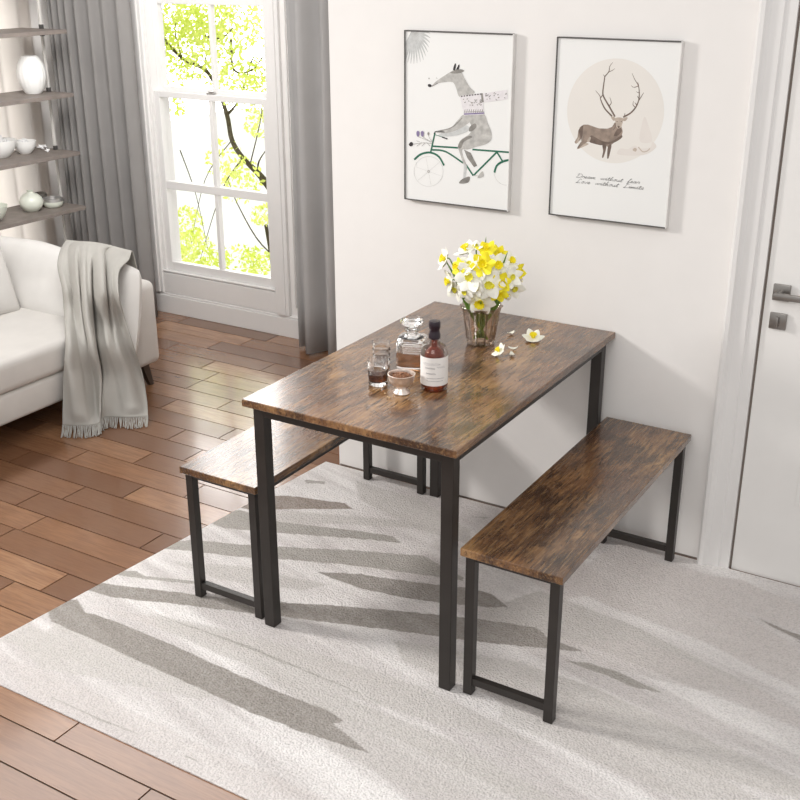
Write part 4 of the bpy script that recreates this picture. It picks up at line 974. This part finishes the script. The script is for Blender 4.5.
# ------------------------------------------------------------------ outside: lawn and spring tree
w = MB(); w.poly([(-14, YB+.16, -1.2), (9, YB+.16, -1.2), (9, 16, -1.2), (-14, 16, -1.2)]); struct(w.build('ground', 'lawn_glare', None, smooth=False), 'lawn outside the window painted overexposed white')
TY = 3.0
tr = empty('tree', (-3.3, TY+.4, -1.2), 'spring tree with yellow green leaves outside the window', 'tree')
inv = Matrix.Translation((3.3, -TY-.4, 1.2))
def wpt(px, py, y=TY): return Vector(at(px, py, 'y', y))
w = MB()
main = smooth_pts([wpt(140, 10, TY+.1), wpt(163, 38), wpt(182, 58), wpt(205, 70), wpt(217, 88), wpt(227, 115), wpt(232, 140), wpt(243, 158), wpt(264, 180), wpt(284, 212), wpt(302, 262), wpt(306, 330), Vector((-2.75, TY+.2, -.6)), Vector((-2.8, TY+.2, -1.25))], 6)
nm = len(main)
w.tube([inv @ p for p in main], [(.010+.008*min(1, i/nm*2)+.05*max(0, (i/nm-.55)/.45)) for i in range(nm)], 8)
for L_, r in (([(227, 115), (240, 98), (252, 60), (262, 50)], .012), ([(231, 40), (234, 70), (252, 70), (266, 52)], .013), ([(205, 36), (222, 38), (236, 24)], .011), ([(217, 88), (205, 66), (214, 38), (224, 30)], .008), ([(262, 185), (258, 165), (266, 150)], .012), ([(300, 275), (262, 245), (238, 205), (228, 180)], .008), ([(243, 158), (222, 190), (200, 260)], .007), ([(232, 140), (205, 180), (190, 250)], .005), ([(266, 225), (272, 270), (268, 290)], .016), ([(180, 150), (196, 195), (208, 250)], .005), ([(182, 58), (175, 30), (182, 5)], .007), ([(250, 165), (262, 110), (258, 75)], .006)):
    pts = smooth_pts([wpt(a, b, TY+(.05 if k else 0)) for k, (a, b) in enumerate(L_)], 5); w.tube([inv @ p for p in pts], [r*.85*(1-.7*i/(len(pts)-1)) for i in range(len(pts))], 6)
w.build('branches', 'bark', tr)
q = random.Random(12); w = MB()
def leaf(p, s):
    rot = Matrix.Rotation(q.uniform(0, 6.28), 3, 'Z') @ Matrix.Rotation(q.uniform(-1.2, 1.2), 3, 'X') @ Matrix.Rotation(q.uniform(0, 6.28), 3, 'Y')
    w.poly([inv @ (p+rot @ Vector(c_)*s) for c_ in ((0, -1, 0), (.45, -.2, .08), (.3, .5, .05), (0, 1, 0), (-.3, .5, .05), (-.45, -.2, .08))])
clusters = [(175, 20, 26, 330), (205, 15, 26, 330), (190, 45, 30, 330), (235, 25, 24, 230), (215, 55, 26, 230), (258, 78, 18, 150), (240, 85, 22, 150), (172, 70, 16, 70), (225, 160, 18, 60), (240, 180, 20, 120), (262, 120, 16, 90), (175, 108, 9, 40), (185, 225, 16, 120), (192, 250, 18, 190), (178, 262, 15, 130), (210, 262, 18, 110), (240, 265, 18, 70), (262, 215, 10, 50), (256, 262, 14, 90), (265, 20, 16, 60), (150, 40, 20, 200), (205, 280, 18, 60), (285, 110, 20, 80), (290, 40, 25, 120)]
for cx_, cy_, r, n in clusters:
    for k in range(int(n*2.2)):
        a, d = q.uniform(0, 6.28), r*math.sqrt(q.random())*1.15
        leaf(wpt(cx_+d*math.cos(a), cy_+d*math.sin(a), TY+q.uniform(-.3, .5)), q.uniform(.012, .027))
o = w.build('foliage', 'leaf', tr, smooth=False, norm=False)

# ------------------------------------------------------------------ light, world, camera
wd = bpy.data.worlds.new('sky'); bpy.context.scene.world = wd; wd.use_nodes = True; nt = wd.node_tree; nt.nodes.clear()
out = N(nt, 'ShaderNodeOutputWorld'); bg = N(nt, 'ShaderNodeBackground')
tc = N(nt, 'ShaderNodeTexCoord'); dt = N(nt, 'ShaderNodeVectorMath', operation='DOT_PRODUCT'); dt.inputs[1].default_value = Vector((-.68, .73, .06)).normalized()
nt.links.new(tc.outputs['Generated'], dt.inputs[0])
mr = N(nt, 'ShaderNodeMapRange'); mr.inputs['From Min'].default_value = .63; mr.inputs['From Max'].default_value = .96; mr.inputs['To Min'].default_value = .72; mr.inputs['To Max'].default_value = 7.5
nt.links.new(dt.outputs['Value'], mr.inputs['Value']); nt.links.new(mr.outputs[0], bg.inputs['Strength']); bg.inputs['Color'].default_value = (1, .99, .978, 1); nt.links.new(bg.outputs[0], out.inputs[0])
def area(name, loc, target, size, power, col=(1, .97, .94), sy=None):
    l = bpy.data.lights.new(name, 'AREA'); l.energy = power; l.color = col; l.size = size
    if sy: l.shape = 'RECTANGLE'; l.size_y = sy
    o = bpy.data.objects.new(name, l); COL.objects.link(o); o.location = loc; o.rotation_euler = (Vector(target)-Vector(loc)).to_track_quat('-Z', 'Y').to_euler(); return o
area('key_lamp', (-2.8, -1.75, 2.35), (.5, -.9, .5), .45, 27).data.spread = math.radians(95)
area('soft_fill', (.9, -3.6, 2.9), (-2.3, .4, .8), 1.8, 36, (1, .98, .96))  # added fill out of view, brightens the sofa and left wall
area('alcove_fill', (-1.35, -.35, 2.5), (-3.0, .65, 1.3), .9, 21, (1, .98, .96)).data.spread = math.radians(110)  # added unseen fill, lifts the dark shelf wall and window side

cd = bpy.data.cameras.new('camera'); cam = bpy.data.objects.new('camera', cd); COL.objects.link(cam)
cd.sensor_fit = 'HORIZONTAL'; cd.sensor_width = 36; cd.lens = FPX/800*36; cd.clip_start = .05
mt = Matrix((( _r2.x, _u2.x, -_f.x, CAM.x), (_r2.y, _u2.y, -_f.y, CAM.y), (_r2.z, _u2.z, -_f.z, CAM.z), (0, 0, 0, 1)))
cam.matrix_world = mt
sc_ = bpy.context.scene; sc_.camera = cam
sc_.view_settings.view_transform = 'Standard'; sc_.view_settings.look = 'None'; sc_.view_settings.exposure = 0; sc_.view_settings.gamma = 1
sc_.cycles.max_bounces = 12; sc_.cycles.transmission_bounces = 10; sc_.cycles.transparent_max_bounces = 12; sc_.cycles.caustics_reflective = True
